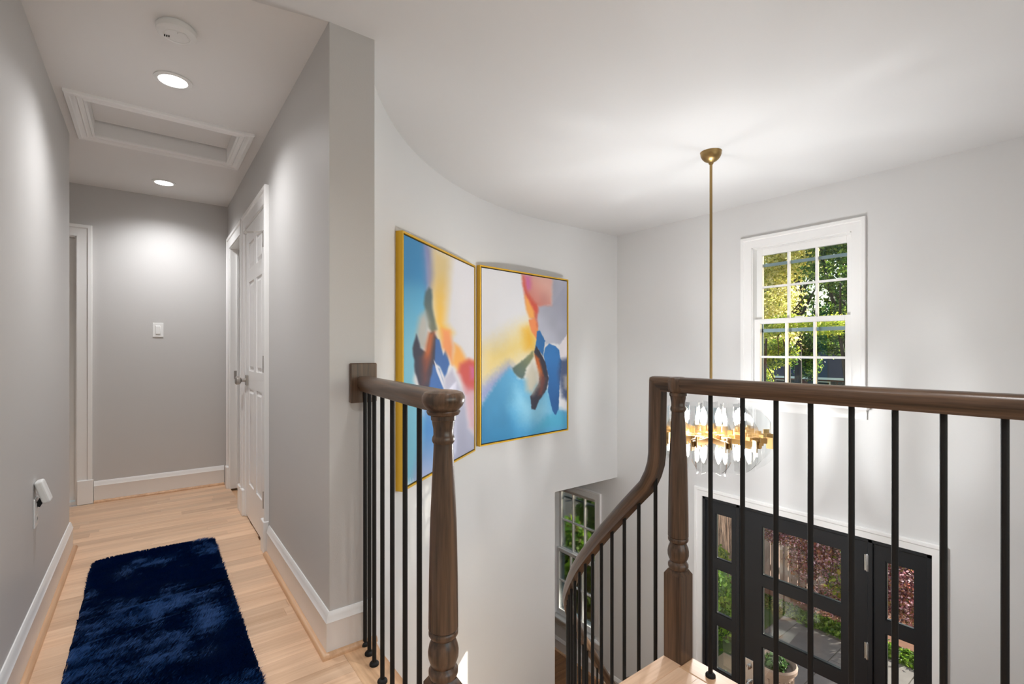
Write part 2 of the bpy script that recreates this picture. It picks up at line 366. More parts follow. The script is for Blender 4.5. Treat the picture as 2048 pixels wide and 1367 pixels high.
# lower floor
m = MB(); m.box(-.49, XF, -1.8, 6.5, ZL - .2, ZL - .02); fl2 = st(m.build('floor_lower', M['oak_dn']), 'brown wood floor of the storey below', 'floor')
pm2 = plank_mesh(.12); pm2.materials.append(M['oak_dn'])
lay(fl2, 2.4, XF, 2.0, 6.3, ZL, pm2, .12, (.9, 1.6))
m = MB(); m.box(-.37, 2.4, -1.8, 6.5, ZL - .02, ZL); m.box(2.4, XF, -1.8, 2.0, ZL - .02, ZL); m.box(2.4, XF, 6.3, 6.5, ZL - .02, ZL); m.build('floor_boards', M['oak_dn'], fl2)

# ------------------------------------------------------------------ baseboards, shoe mouldings
BH = .165
bprof = [(0, 0), (.015, 0), (.015, BH - .04), (.0165, BH - .036), (.013, BH - .03), (.011, BH - .016), (.006, BH - .004), (.004, BH), (0, BH)]
sprof = [(0, 0), (.019, 0), (.0185, .008), (.015, .015), (.008, .0185), (0, .019)]
def baseboard(name, path, label, z=0, shoe=True):
    P = [(x, y, z) for x, y in path]; o = st(MB().sweep(P, bprof).build(name, M['trim'], auto=50), label, 'baseboard')
    if shoe:
        off = .0152; Q = []
        for i, p in enumerate(P):
            d0 = Vector(P[i]) - Vector(P[i - 1]) if i else Vector(P[1]) - Vector(P[0]); d1 = Vector(P[i + 1]) - Vector(P[i]) if i < len(P) - 1 else d0
            s0 = d0.normalized().cross(Vector((0, 0, 1))); s1 = d1.normalized().cross(Vector((0, 0, 1))); s = (s0 + s1).normalized(); Q.append(Vector(p) + s * off / max(.4, s.dot(s0)))
        MB().sweep(Q, sprof).build('shoe_moulding', M['oak_s'], o, auto=50, label='quarter round strip in natural oak')
    return o
baseboard('baseboard_left', [(-.37, -1.8), (-.37, 3.81), (-1.7, 3.81)], 'white baseboard along the left hall wall with an oak shoe strip')
baseboard('baseboard_right', [(.735, 1.90), (.556, 1.90), (.556, 3.052)][::-1][::-1] if False else [(.556, 3.05), (.556, 1.90), (.735, 1.90)], 'white baseboard wrapping the end of the right hall wall')
baseboard('baseboard_far', [(-.335, 4.9), (.53, 4.9)], 'white baseboard under the far hall wall')
baseboard('baseboard_dining', [(1.42, 6.5), (XF, 6.5), (XF, 2.6)], 'white baseboard of the storey below, under the lower window', ZL)

# ------------------------------------------------------------------ casings
cprof = [(0, 0), (0, .012), (.010, .014), (.022, .013), (.060, .017), (.066, .024), (.088, .024), (.090, .020), (.090, 0)]
def casing(path, up, parent, mt='trim', prof=cprof, name='casing', **k):
    return MB().sweep(path, prof, up=up).build(name, M[mt], parent, auto=35, **k)
def plinth(mb, x0, x1, y0, y1, h=.185): mb.box(x0, x1, y0, y1, 0, h)

# hall doors -----------------------------------------------------------------
def six_panel(parent, put, w, h, name_slab='slab'):
    """put(u,v,d) maps door coordinates (u across, v up, d out) to the world; returns the slab"""
    def B(mb, u0, u1, v0, v1, d0, d1):
        c = [put(u, v, d) for d in (d0, d1) for (u, v) in ((u0, v0), (u1, v0), (u1, v1), (u0, v1))]
        mb.add(c, [(3, 2, 1, 0), (4, 5, 6, 7), (0, 1, 5, 4), (1, 2, 6, 5), (2, 3, 7, 6), (3, 0, 4, 7)])
    st_, mid = .115 * w / .76, .10 * w / .76
    rows = [(.24, .90), (1.02, 1.63), (1.72, h - .12)]
    mb = MB(); B(mb, 0, w, 0, h, -.035, -.009)
    cols = [(st_, w / 2 - mid / 2), (w / 2 + mid / 2, w - st_)]
    for (a, b, c, d) in grid_holes(0, w, 0, h, [(u0, u1, v0, v1) for (u0, u1) in cols for (v0, v1) in rows]): B(mb, a, b, c, d, -.009, 0)
    sl = mb.build(name_slab, M['trim'], parent)
    for (u0, u1) in cols:
        for (v0, v1) in rows:
            g = .012; k = .032; q = []
            for (e_, d) in ((0, -.0085), (g, -.0085), (k, -.001)):
                q += [put(u0 + e_, v0 + e_, d), put(u1 - e_, v0 + e_, d), put(u1 - e_, v1 - e_, d), put(u0 + e_, v1 - e_, d)]
            f = [(8, 9, 10, 11)]
            for r in (0, 4):
                for i in range(4): f.append((r + i, r + (i + 1) % 4, r + 4 + (i + 1) % 4, r + 4 + i))
            obj('panel', q, f, M['trim'], sl)
    return sl
def jamb_y(mb, y0, y1, x0, x1, z1, t=.012):
    mb.box(x0, x1, y0 - .0, y0 + t, 0, z1); mb.box(x0, x1, y1 - t, y1, 0, z1); mb.box(x0, x1, y0, y1, z1 - t, z1)
# door_1: closed closet door, near
d1 = thing('door_1', (.556, 3.5, 0), 'closed white six-panel door on the right of the hall, nickel knob', 'door', kind='structure')
mb = MB(); jamb_y(mb, 3.15, 3.86, .552, .676, 2.045); mb.build('jamb', M['trim'], d1)
casing([(.556, 3.155, 0), (.556, 3.155, 2.04), (.556, 3.855, 2.04), (.556, 3.855, 0)], (-1, 0, 0), d1)
mb = MB(); mb.box(.526, .556, 3.058, 3.152, 0, .185); mb.build('plinth_block', M['trim'], d1, bevel=.004)
mb = MB(); mb.box(.526, .556, 3.858, 3.952, 0, .185); mb.build('plinth_block', M['trim'], d1, bevel=.004)
W1 = 3.846 - 3.164
sl = six_panel(d1, lambda u, v, d: (.553 - d, 3.164 + u, .012 + v), W1, 2.018)
# flip so that panels face the hall: out direction is -X
for zc in (.285, 1.09, 1.835):
    mb = MB(); mb.lathe([(zc - .05, .0065), (zc + .05, .0065)], .546, 3.161, 10); mb.box(.549, .5535, 3.152, 3.178, zc - .05, zc + .05); mb.build('hinge', M['nickel'], d1)
mb = MB(); mb.box(.542, .553, 3.765, 3.832, .93, 1.0); mb.lathe_dir([(0, .013), (.02, .011), (.03, .012), (.038, .026), (.048, .029), (.062, .029), (.068, .022)], (.545, 3.80, .965), (-1, 0, 0), 16)
mb.build('knob', M['nickel'], d1, auto=40, label='satin nickel knob on a square plate')
mb = MB(); mb.bar((.546, 3.166, 1.875), (.50, 3.20, 1.875), .010); mb.bar((.50, 3.20, 1.875), (.455, 3.21, 1.868), .008); mb.box(.448, .462, 3.198, 3.222, 1.858, 1.874); mb.build('hinge_door_stop', M['nickel'], d1, label='pin door stop on the top hinge')
# door_2: doorway with open door
d2 = thing('door_2', (.556, 4.4, 0), 'white cased doorway at the far right end of the hall, door swung open inside', 'door', kind='structure')
mb = MB(); jamb_y(mb, 4.07, 4.70, .552, .678, 2.045); mb.box(.60, .615, 4.678, 4.688, 0, 2.033); mb.build('jamb', M['trim'], d2)
casing([(.556, 4.075, 0), (.556, 4.075, 2.04), (.556, 4.695, 2.04), (.556, 4.695, 0)], (-1, 0, 0), d2)
mb = MB(); mb.box(.526, .556, 4.698, 4.792, 0, .185); mb.build('plinth_block', M['trim'], d2, bevel=.004)
mb = MB(); mb.box(.526, .556, 3.978, 4.072, 0, .185); mb.build('plinth_block', M['trim'], d2, bevel=.004)
mb = MB(); mb.box(.58, .60, 4.684, 4.689, .93, 1.0); mb.build('strike_plate', M['nickel'], d2)
six_panel(d2, lambda u, v, d: (.69 + u, 4.10 + d, .012 + v), .60, 2.018)
# door_3: on the far wall, left
d3 = thing('door_3', (-.81, 4.9, 0), 'white door in the far wall, half hidden by the left wall', 'door', kind='structure')
mb = MB()
for (a, b) in ((-.442, -.43), (-1.19, -1.178)): mb.box(a, b, 4.896, 5.02, 0, 2.045)
mb.box(-1.19, -.43, 4.896, 5.02, 2.033, 2.045); mb.build('jamb', M['trim'], d3)
casing([(-.435, 4.9, 0), (-.435, 4.9, 2.04), (-1.185, 4.9, 2.04), (-1.185, 4.9, 0)], (0, -1, 0), d3)
mb = MB(); mb.box(-.432, -.338, 4.87, 4.9, 0, .185); mb.build('plinth_block', M['trim'], d3, bevel=.004)
six_panel(d3, lambda u, v, d: (-1.174 + u, 4.945 - d, .03 + v), .728, 2.0)
mb = MB(); mb.box(-1.178, -.442, 4.905, 5.0, 0, .024); mb.build('threshold', M['trim'], d3)

# ------------------------------------------------------------------ hall ceiling things
def can(x, y, label, size=146, watts=CAN_W, group='recessed lights in the hall ceiling', dz=0):
    t = thing('recessed_light', (x, y, ZC - .012), label, 'ceiling light', group)
    mb = MB(); mb.lathe([(ZC - .001, .0), (ZC - .001, .076), (ZC - .005, .076), (ZC - .008, .070), (ZC - .0075, .058), (ZC - .004, .057), (ZC - .004, 0)], x, y, 32, cap=False); mb.build('trim_ring', M['white'], t, auto=40)
    mb = MB(); mb.lathe([(ZC - .0045, .0), (ZC - .006, .057), (ZC - .0062, .0)], x, y, 32, cap=False); mb.build('lens', M['lens'], t, smooth=True)
    l = bpy.data.lights.new('can_lamp', 'SPOT'); l.energy = watts * 4; l.spot_size = math.radians(size); l.spot_blend = 1.0; l.shadow_soft_size = .05; l.color = (.99, .99, 1)
    o = bpy.data.objects.new('can_lamp', l); COL.objects.link(o); o.parent = t; o.location = (0, 0, -.012)
M['lens'] = emis('lamp_lens', (1, .97, .93), 9)
can(.092, 2.757, 'round recessed light in the hall ceiling, nearer of the two')
can(.093, 4.47, 'round recessed light near the far end of the hall ceiling')
ZC -= .004; can(.80, .30, 'added round recessed light, unseen over the landing, nearer to the long straight railing', 120, 14, 'recessed light over the landing'); can(.092, 1.04, 'added round recessed light, unseen over the landing, in line with the hall lights', 130, 9, 'recessed light over the landing'); ZC += .004  # two unseen ceiling lights, added to brighten the landing
t = thing('smoke_detector', (.088, 2.30, ZC - .04), 'round white smoke detector on the hall ceiling', 'smoke detector')
mb = MB(); mb.lathe([(ZC, .060), (ZC - .010, .060), (ZC - .010, .067), (ZC - .028, .066), (ZC - .034, .058), (ZC - .036, .045), (ZC - .0345, .043), (ZC - .0345, .040), (ZC - .037, .038), (ZC - .037, 0)], .088, 2.30, 40, cap=False); mb.build('housing', M['white'], t, auto=30)
mb = MB(); mb.lathe([(ZC - .036, .016), (ZC - .0395, .015), (ZC - .040, 0)], .105, 2.275, 20, cap=False); mb.build('test_button', M['white'], t, auto=30)
for k in range(3):
    mb = MB(); mb.box(.048 + k * .007, .052 + k * .007, 2.312 - k * .002, 2.324 - k * .002, ZC - .0385, ZC - .036); mb.build('sound_slot', M['dark'], t)
mb = MB(); mb.box(.096, .104, 2.358, 2.368, ZC - .03, ZC - .018); mb.build('clip', M['white'], t)
t = thing('attic_hatch', (.08, 3.48, ZC), 'attic hatch with moulded casing in the hall ceiling', 'hatch')
hx0, hx1, hy0, hy1 = HATCH
cp = [(-.004, 0), (-.004, .008), (.006, .011), (.010, .006), (.026, .008), (.030, .013), (.036, .009), (.052, .012), (.058, .018), (.074, .018), (.078, .013), (.078, 0)]
MB().sweep([(hx0, hy0, ZC), (hx0, hy1, ZC), (hx1, hy1, ZC), (hx1, hy0, ZC)], cp, up=(0, 0, -1), closed=True).build('casing', M['trim'], t, auto=35)
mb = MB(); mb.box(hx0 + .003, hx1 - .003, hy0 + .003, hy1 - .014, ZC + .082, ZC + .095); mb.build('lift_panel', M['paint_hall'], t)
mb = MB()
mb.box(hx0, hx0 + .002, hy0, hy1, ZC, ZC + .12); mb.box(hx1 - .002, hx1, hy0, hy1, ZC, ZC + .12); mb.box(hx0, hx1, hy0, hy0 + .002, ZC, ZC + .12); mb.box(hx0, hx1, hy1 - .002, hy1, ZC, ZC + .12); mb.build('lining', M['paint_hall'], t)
mb = MB(); mb.box(hx0, hx1, hy0, hy1, ZC + .115, ZC + .13); mb.build('cover_board', M['dark'], t)
# switch, outlet with plug-in
t = thing('light_switch', (.0625, 4.9, 1.283), 'white rocker light switch on the far hall wall', 'switch')
mb = MB(); mb.box(.0265, .0985, 4.894, 4.9, 1.283, 1.40); mb.build('wall_plate', M['white'], t, bevel=.003, seg=2)
mb = MB(); mb.box(.046, .079, 4.889, 4.8945, 1.308, 1.375); mb.build('rocker', M['white'], t, bevel=.002)
t = thing('wall_outlet', (-.37, 2.735, .452), 'white outlet plate low on the left hall wall', 'outlet')
mb = MB(); mb.box(-.37, -.364, 2.70, 2.77, .452, .57); mb.build('wall_plate', M['white'], t, bevel=.0025, seg=2)
for z in (.485, .535):
    mb = MB(); mb.box(-.3645, -.362, 2.718, 2.752, z - .015, z + .015); r = mb.build('receptacle', M['white'], t, bevel=.004)
    for yy in (2.728, 2.742):
        mb = MB(); mb.box(-.3625, -.3615, yy - .0012, yy + .0012, z - .006, z + .006); mb.build('slot', M['dark'], r)
t = thing('plug_in_diffuser', (-.345, 2.735, .52), 'white plug-in diffuser tilted forward from the wall outlet', 'plug-in')
q = Matrix.Rotation(math.radians(-17), 3, 'Y'); mb = MB(); b_ = MB().box(-.014, .014, -.03, .03, 0, .095)
mb.add([tuple(q @ Vector(p) + Vector((-.330, 2.735, .548)) - Vector((0, 0, 0))) for p in b_.v], b_.f); mb.build('body', M['white'], t, bevel=.009, seg=3)
mb = MB(); mb.bar((-.3615, 2.735, .535), (-.340, 2.735, .577), .018); mb.build('plug', M['dark'], t, label='dark gap of the plug behind the body')

# ------------------------------------------------------------------ rug
t = thing('shag_rug', (.04, 2.55, 0), 'navy blue plush runner on the oak hall floor', 'rug')
RX0, RX1, RY0, RY1 = -.245, .322, 1.62, 3.50
def rug_outline(d=0, n=10):
    out = []; r = .06
    for (cx, cy, a) in ((RX1 - r, RY1 - r, 0), (RX0 + r, RY1 - r, 90), (RX0 + r, RY0 + r, 180), (RX1 - r, RY0 + r, 270)):
        for i in range(n + 1):
            an = math.radians(a + 90 * i / n); out.append((cx + (r + d) * math.cos(an), cy + (r + d) * math.sin(an)))
    return out
prism_obj('backing', rug_outline(-.008), .0, .006, M['rugbase'], parent=t)
def vnoise(x, y, s, seed):
    g = np.random.default_rng(seed).random((64, 64)); x = x * s; y = y * s
    xi = np.floor(x).astype(int); yi = np.floor(y).astype(int); fx = x - xi; fy = y - yi; fx = fx * fx * (3 - 2 * fx); fy = fy * fy * (3 - 2 * fy)
    a = g[xi % 64, yi % 64]; b = g[(xi + 1) % 64, yi % 64]; c = g[xi % 64, (yi + 1) % 64]; d = g[(xi + 1) % 64, (yi + 1) % 64]
    return (a * (1 - fx) + b * fx) * (1 - fy) + (c * (1 - fx) + d * fx) * fy
NH = 90000
hx = rng.uniform(RX0, RX1, NH); hy = rng.uniform(RY0, RY1, NH)
r = .06; qx = np.maximum(np.maximum(RX0 + r - hx, hx - (RX1 - r)), 0); qy = np.maximum(np.maximum(RY0 + r - hy, hy - (RY1 - r)), 0); k = np.hypot(qx, qy) <= r
hx, hy = hx[k], hy[k]; NH = len(hx)
n1 = vnoise(hx + 3, hy + 1, 6.5, 1) * .5 + vnoise(hx, hy, 17, 2) * .3 + vnoise(hx, hy, 45, 8) * .2; n2 = vnoise(hx, hy + 5, 3.5, 3); n3 = vnoise(hx, hy * 3, 16, 4)
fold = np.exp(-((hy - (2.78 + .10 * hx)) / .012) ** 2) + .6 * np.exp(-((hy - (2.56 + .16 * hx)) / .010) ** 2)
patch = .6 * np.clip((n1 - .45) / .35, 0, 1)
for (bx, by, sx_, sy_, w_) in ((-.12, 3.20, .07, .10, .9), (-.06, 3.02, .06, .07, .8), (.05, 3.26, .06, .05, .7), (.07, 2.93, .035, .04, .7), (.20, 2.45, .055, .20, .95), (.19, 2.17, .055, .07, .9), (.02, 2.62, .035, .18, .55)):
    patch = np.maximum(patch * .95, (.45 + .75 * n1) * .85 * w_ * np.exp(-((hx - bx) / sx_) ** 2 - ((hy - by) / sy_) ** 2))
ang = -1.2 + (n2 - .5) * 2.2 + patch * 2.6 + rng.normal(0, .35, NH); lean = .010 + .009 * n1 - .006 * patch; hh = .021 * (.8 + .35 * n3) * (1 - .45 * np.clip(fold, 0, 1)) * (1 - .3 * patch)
wv = .0022; ca, sa = np.cos(ang + 1.57) * wv, np.sin(ang + 1.57) * wv
tx = hx + np.cos(ang) * lean; ty = hy + np.sin(ang) * lean; z0 = np.full(NH, .004); mx_, my_ = hx + np.cos(ang) * lean * .35, hy + np.sin(ang) * lean * .35
V = np.empty((NH, 5, 3)); V[:, 0] = np.stack([hx - ca, hy - sa, z0], 1); V[:, 1] = np.stack([hx + ca, hy + sa, z0], 1)
V[:, 2] = np.stack([mx_ + ca, my_ + sa, z0 + hh * .6], 1); V[:, 3] = np.stack([mx_ - ca, my_ - sa, z0 + hh * .6], 1); V[:, 4] = np.stack([tx, ty, z0 + hh], 1)
base = np.arange(NH)[:, None] * 5
fq = (base + np.array([[0, 1, 2, 3]])).tolist(); ft = (base + np.array([[3, 2, 4]])).tolist()
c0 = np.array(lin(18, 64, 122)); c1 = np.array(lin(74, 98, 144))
cc = c0[None] + (c1 - c0)[None] * np.clip(patch * .9 + rng.normal(0, .06, NH), 0, 1)[:, None]; cc = np.clip(cc * (1 - .5 * np.clip(fold, 0, 1))[:, None], 0, 1)  # sheen of brushed-over pile put into the colour; creases darkened
C5 = np.repeat(cc[:, None], 5, 1); C5[:, :2] *= .6; C5[:, 4] *= 1.15  # roots darker, tips lighter: self-shading put into the colour
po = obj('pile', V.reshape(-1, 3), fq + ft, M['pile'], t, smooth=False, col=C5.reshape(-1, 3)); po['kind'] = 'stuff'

# ------------------------------------------------------------------ railings
RZ = 1.068   # rail top
rprof = [(-.020, -.058), (.020, -.058), (.022, -.052), (.022, -.046), (.027, -.040), (.030, -.030), (.030, -.018), (.027, -.008), (.020, -.002), (.010, 0), (-.010, 0), (-.020, -.002), (-.027, -.008), (-.030, -.018), (-.030, -.030), (-.027, -.040), (-.022, -.046), (-.022, -.052)]
def newel(parent, x, y, rot=0, label=None, top=RZ - .058, z0=0.0):
    mb = MB(); zt = top
    pr = [(.337, .022), (.339, .034), (.347, .0375), (.357, .0375), (.363, .033), (.368, .030), (.377, .0345), (.390, .0385), (.405, .039), (.421, .036), (.433, .031), (.437, .0295), (.441, .0335), (.447, .0375), (.455, .0375), (.459, .0345), (.463, .0380), (.59, .0368), (.74, .0335), (zt - .078, .0248), (zt - .074, .0248), (zt - .071, .0275), (zt - .064, .0292), (zt - .056, .0275), (zt - .052, .0252), (zt - .036, .0258), (zt - .022, .0285), (zt - .016, .0290), (zt - .013, .0318), (zt - .003, .0322), (zt, .029)]
    mb.lathe(pr, x, y, 28)
    h = .0375; c = .011; zb = .337
    v = []; 
    for (z, s) in ((z0, h), (zb - .018, h), (zb, h - c)):
        for (a, b) in ((-s, -s), (s, -s), (s, s), (-s, s)): v.append((x + a * math.cos(rot) - b * math.sin(rot), y + a * math.sin(rot) + b * math.cos(rot), z))
    f = [(3, 2, 1, 0), (8, 9, 10, 11)] + [(r_ + i, r_ + (i + 1) % 4, r_ + 4 + (i + 1) % 4, r_ + 4 + i) for r_ in (0, 4) for i in range(4)]
    mb.add(v, f); return mb.build('newel_post', M['walnut'], parent, auto=38, label=label)
bal_cache = {}
def baluster(parent, x, y, z0, z1):
    key = round(z1 - z0, 3)
    L = z1 - z0
    if key not in bal_cache:
        mb = MB(); mb.lathe([(0, .0079), (L, .0079)], 0, 0, 10); me = new_mesh('baluster', mb.v, mb.f); me.materials.append(M['iron']); bal_cache[key] = me
    b = link('baluster', bal_cache[key], (x, y, z0), parent, auto=50)
    if 'shoe' not in bal_cache:
        mb = MB(); mb.lathe([(0, .0175), (.006, .0175), (.010, .015), (.013, .011), (.014, .0073)], 0, 0, 16); me = new_mesh('shoe', mb.v, mb.f); me.materials.append(M['iron'])
        for p in me.polygons: p.use_smooth = True
        me.set_sharp_from_angle(angle=math.radians(50)); bal_cache['shoe'] = me
    link('shoe', bal_cache['shoe'], (x, y, z0 + .0005), b)
def path_hit(path, px):
    """point of a plan polyline seen in picture column px (used once to lay balusters out on the real rail line)"""
    d = ray(px, 700); best = None
    for i in range(len(path) - 1):
        (x0, y0), (x1, y1) = path[i], path[i + 1]; ex, ey = x1 - x0, y1 - y0; den = d[0] * ey - d[1] * ex
        if abs(den) < 1e-9: continue
        k = (x0 * ey - y0 * ex) / den; s = (d[0] * y0 - d[1] * x0) / -den if False else ((d[0] * k - x0) * ex + (d[1] * k - y0) * ey) / (ex * ex + ey * ey)
        if -.02 <= s <= 1.02 and k > 0: best = (d[0] * k, d[1] * k)
    return best
# left guard: wall rosette -> curved rail -> newel
lr = thing('landing_railing', (.64, 1.5, 0), 'short curved railing on the left of the stair head, dark oak rail with black balusters', 'railing')
lp = [(.688, 1.885), (.672, 1.75), (.655, 1.60), (.640, 1.45), (.622, 1.30), (.612, 1.19), (.602, 1.095)]
def smooth_path(p, n=6):
    out = []
    for i in range(len(p) - 1):
        p0 = p[max(i - 1, 0)]; p1 = p[i]; p2 = p[i + 1]; p3 = p[min(i + 2, len(p) - 1)]
        for j in range(n):
            t_ = j / n; out.append(tuple(.5 * ((2 * p1[k]) + (-p0[k] + p2[k]) * t_ + (2 * p0[k] - 5 * p1[k] + 4 * p2[k] - p3[k]) * t_ ** 2 + (-p0[k] + 3 * p1[k] - 3 * p2[k] + p3[k]) * t_ ** 3) for k in range(len(p1))))
    return out + [p[-1]]
lps = smooth_path(lp)
MB().sweep([(x, y, RZ) for x, y in lps], rprof).build('handrail', M['walnut_uv'], lr, auto=40)
mb = MB(); mb.box(.630, .738, 1.878, 1.8995, .963, 1.12); rs = mb.build('wall_rosette', M['walnut'], lr, bevel=.004)
mb = MB(); mb.lathe([(RZ - .066, .030), (RZ - .062, .040), (RZ - .054, .0435), (RZ - .050, .040), (RZ - .046, .043), (RZ - .040, .049), (RZ - .028, .0545), (RZ - .016, .0545), (RZ - .006, .049), (RZ - .001, .036), (RZ + .001, .015), (RZ + .001, .0)], .601, 1.084, 36, cap=False)
mb.build('newel_cap', M['walnut'], lr, auto=40)
newel(lr, .601, 1.084, 0, top=RZ - .062)
for px in (730.2, 738.8, 748.5, 764.8, 784.6, 810.2, 838.7):
    h_ = path_hit(lps, px)
    if h_: baluster(lr, h_[0], h_[1], 0, RZ - .056)
# right guard
NX, NY = 1.615, 1.080
rr = thing('balcony_railing', (NX, .3, 0), 'long straight railing on the right of the stair head, dark oak rail with black balusters', 'railing')
MB().sweep([(1.60, -1.8, RZ), (1.602, .0, RZ), (NX - .008, .9, RZ), (NX, NY, RZ)], rprof).build('handrail', M['walnut_uv'], rr, auto=40)
newel(rr, NX, NY, 0)
mb = MB(); mb.lathe([(RZ - .058, .030), (RZ - .050, .036), (RZ - .040, .0385), (RZ - .016, .0395), (RZ - .003, .034), (RZ + .001, .02), (RZ + .001, 0)], NX, NY, 28, cap=False); mb.build('newel_cap', M['walnut'], rr, auto=40)
rline = [(1.60, -1.8), (1.602, 0), (NX - .008, .9), (NX, NY)]
pxs = [1421, 1485, 1552, 1621, 1703, 1790, 1887, 2010]; last = None
for px in pxs:
    h_ = path_hit(rline, px); last = h_; baluster(rr, h_[0], h_[1], 0, RZ - .056)
yy = last[1] - .105
while yy > -1.7: baluster(rr, 1.601, yy, 0, RZ - .056); yy -= .105
# stair: centre, radius
SX, SY, SR = 3.35, .95, 1.765
A0, DA = 176.3, 6.05; NR = 14; RISE = -ZL / NR
def wall_r(a, gap):
    """distance from the stair centre to the curved wall in direction a, less a gap"""
    dx, dy = math.cos(a), math.sin(a); ox, oy = SX - WX, SY - WY; b = dx * ox + dy * oy; c = ox * ox + oy * oy - WR * WR
    k = -b + math.sqrt(b * b - c)
    if SX + dx * k > WX: k = (YN - SY) / dy
    return k - gap
sc = thing('staircase', (2.2, 2.4, ZL), 'curved oak staircase going down beside the curved wall', 'stairs')
for i in range(1, NR):
    z = -RISE * i; a = math.radians(A0 - DA * (i - 1)); b = math.radians(A0 - DA * i)
    for nm, (aa, bb), (z0, z1), mt in (('tread', (a + .012, b), (z - .028, z), 'oak'), ('riser', (a - .002, a - .014), (z - .001, z + RISE - .028), 'trim')):
        v = []
        for zz in (z0, z1):
            for ang, rad in ((aa, SR - .06), (aa, wall_r(aa, .03)), (bb, wall_r(bb, .03)), (bb, SR - .06)):
                v.append((SX + rad * math.cos(ang), SY + rad * math.sin(ang), zz))
        if nm == 'riser' and i == 1: continue
        obj(nm, v, [(0, 1, 2, 3), (7, 6, 5, 4), (0, 4, 5, 1), (1, 5, 6, 2), (2, 6, 7, 3), (3, 7, 4, 0)], M[mt], sc)
# inner stringer and soffit
mb = MB(); v = []; f = []; K = 40
for i in range(K + 1):
    ad = A0 - DA * (NR - 1) * i / K; a = math.radians(ad); zt = -RISE * ((A0 - ad) / DA) - .03
    for (rad, zz) in ((SR - .03, zt), (SR - .055, zt), (SR - .055, max(zt - .36, ZL)), (SR - .03, max(zt - .36, ZL))): v.append((SX + rad * math.cos(a), SY + rad * math.sin(a), zz))
for i in range(K):
    for k_ in range(4): f.append((4 * i + k_, 4 * i + (k_ + 1) % 4, 4 * i + 4 + (k_ + 1) % 4, 4 * i + 4 + k_))
mb.add(v, f).build('inner_stringer', M['trim'], sc)
v = []; f = []
for i in range(K + 1):
    ad = A0 - DA * (NR - 1) * i / K; a = math.radians(ad); zt = -RISE * ((A0 - ad) / DA)
    for rad in (wall_r(a, .001), wall_r(a, .024)):
        v += [(SX + rad * math.cos(a), SY + rad * math.sin(a), zt + .12), (SX + rad * math.cos(a), SY + rad * math.sin(a), max(zt - .36, ZL))]
for i in range(K):
    o4 = 4 * i; f += [(o4, o4 + 1, o4 + 5, o4 + 4), (o4 + 2, o4 + 6, o4 + 7, o4 + 3), (o4, o4 + 4, o4 + 6, o4 + 2), (o4 + 1, o4 + 3, o4 + 7, o4 + 5)]
obj('wall_skirt', v, f, M['trim'], sc)
v = []; f = []
for i in range(K + 1):
    ad = A0 - DA * (NR - 1) * i / K; a = math.radians(ad); zt = max(-RISE * ((A0 - ad) / DA) - .36, ZL + .002)
    for rad in (SR - .04, wall_r(a, .01)): v.append((SX + rad * math.cos(a), SY + rad * math.sin(a), zt))
for i in range(K): f.append((2 * i, 2 * i + 1, 2 * i + 3, 2 * i + 2))
obj('soffit', v, f, M['paint'], sc)
# stair rail: gooseneck from the newel, then a helix and a level volute
sr = thing('stair_railing', (SX - SR, SY + .3, -.4), 'curving stair railing that drops from the balcony newel to the floor below', 'railing')
RBAL = SR
RB = [(99.4, -1.62), (110.3, -1.19), (125.4, -.70), (143.8, -.223), (150.8, -.017), (157.3, .167), (163.9, .36), (170.3, .552), (173.5, .66)]
def rail_bot(ad): return float(np.interp(ad, [a for a, _ in RB], [b for _, b in RB])) if ad > 99.4 else -1.62 - (99.4 - ad) * .0394
P = []; S = []
GY = 1.201
for q_ in ((NX, NY, RZ), (NX, GY - .014, RZ), (NX, GY - .003, RZ - .003), (NX, GY, RZ - .014), (NX - .004, GY, .90), (NX - .006, GY, .765), (NX - .007, GY + .004, .728), (NX - .008, GY + .016, .690)): P.append(q_); S.append((1, 0, 0))
pt = []; ad = 170.6
while ad > 95: pt.append(ad); ad -= 2.0
for ad in pt:
    a = math.radians(ad); P.append((SX + SR * math.cos(a), SY + SR * math.sin(a), rail_bot(ad) + .082)); S.append((-math.cos(a), -math.sin(a), 0))
zend = rail_bot(95.5) + .082
for ad, dz in ((93.5, -.045), (91, -.075), (88, -.085)):
    a = math.radians(ad); P.append((SX + SR * math.cos(a), SY + SR * math.sin(a), zend + dz)); S.append((-math.cos(a), -math.sin(a), 0))
sp = []
for s_ in S:
    q_ = Vector(s_).normalized(); sp.append(q_)
MB().sweep(P, rprof, sides=sp).build('handrail', M['walnut_uv'], sr, auto=40)
va = math.radians(87); vx, vy, vz = SX + SR * math.cos(va), SY + (SR + .04) * math.sin(va), zend - .085
mb = MB(); mb.lathe([(vz - .058, .06), (vz - .05, .09), (vz - .03, .102), (vz - .012, .095), (vz - .002, .06), (vz + .004, .03), (vz + .005, 0)], vx, vy, 32, cap=False); mb.build('volute', M['walnut'], sr, auto=40)
mb = MB(); mb.lathe([(ZL + .002, .04), (ZL + .3, .04), (ZL + .31, .03), (ZL + .36, .038), (ZL + .4, .03), (ZL + .45, .036), (vz - .10, .024), (vz - .09, .032), (vz - .055, .032)], vx, vy, 20); mb.build('starting_newel', M['walnut'], sr, auto=40)
k_ = 0; ad = 172.8
while ad > 97:
    a = math.radians(ad); idx = int((A0 - ad) / DA) + 1; zt = -RISE * min(idx, NR - 1)
    baluster(sr, SX + SR * math.cos(a), SY + SR * math.sin(a), zt, rail_bot(ad) + .03); ad -= DA / 2

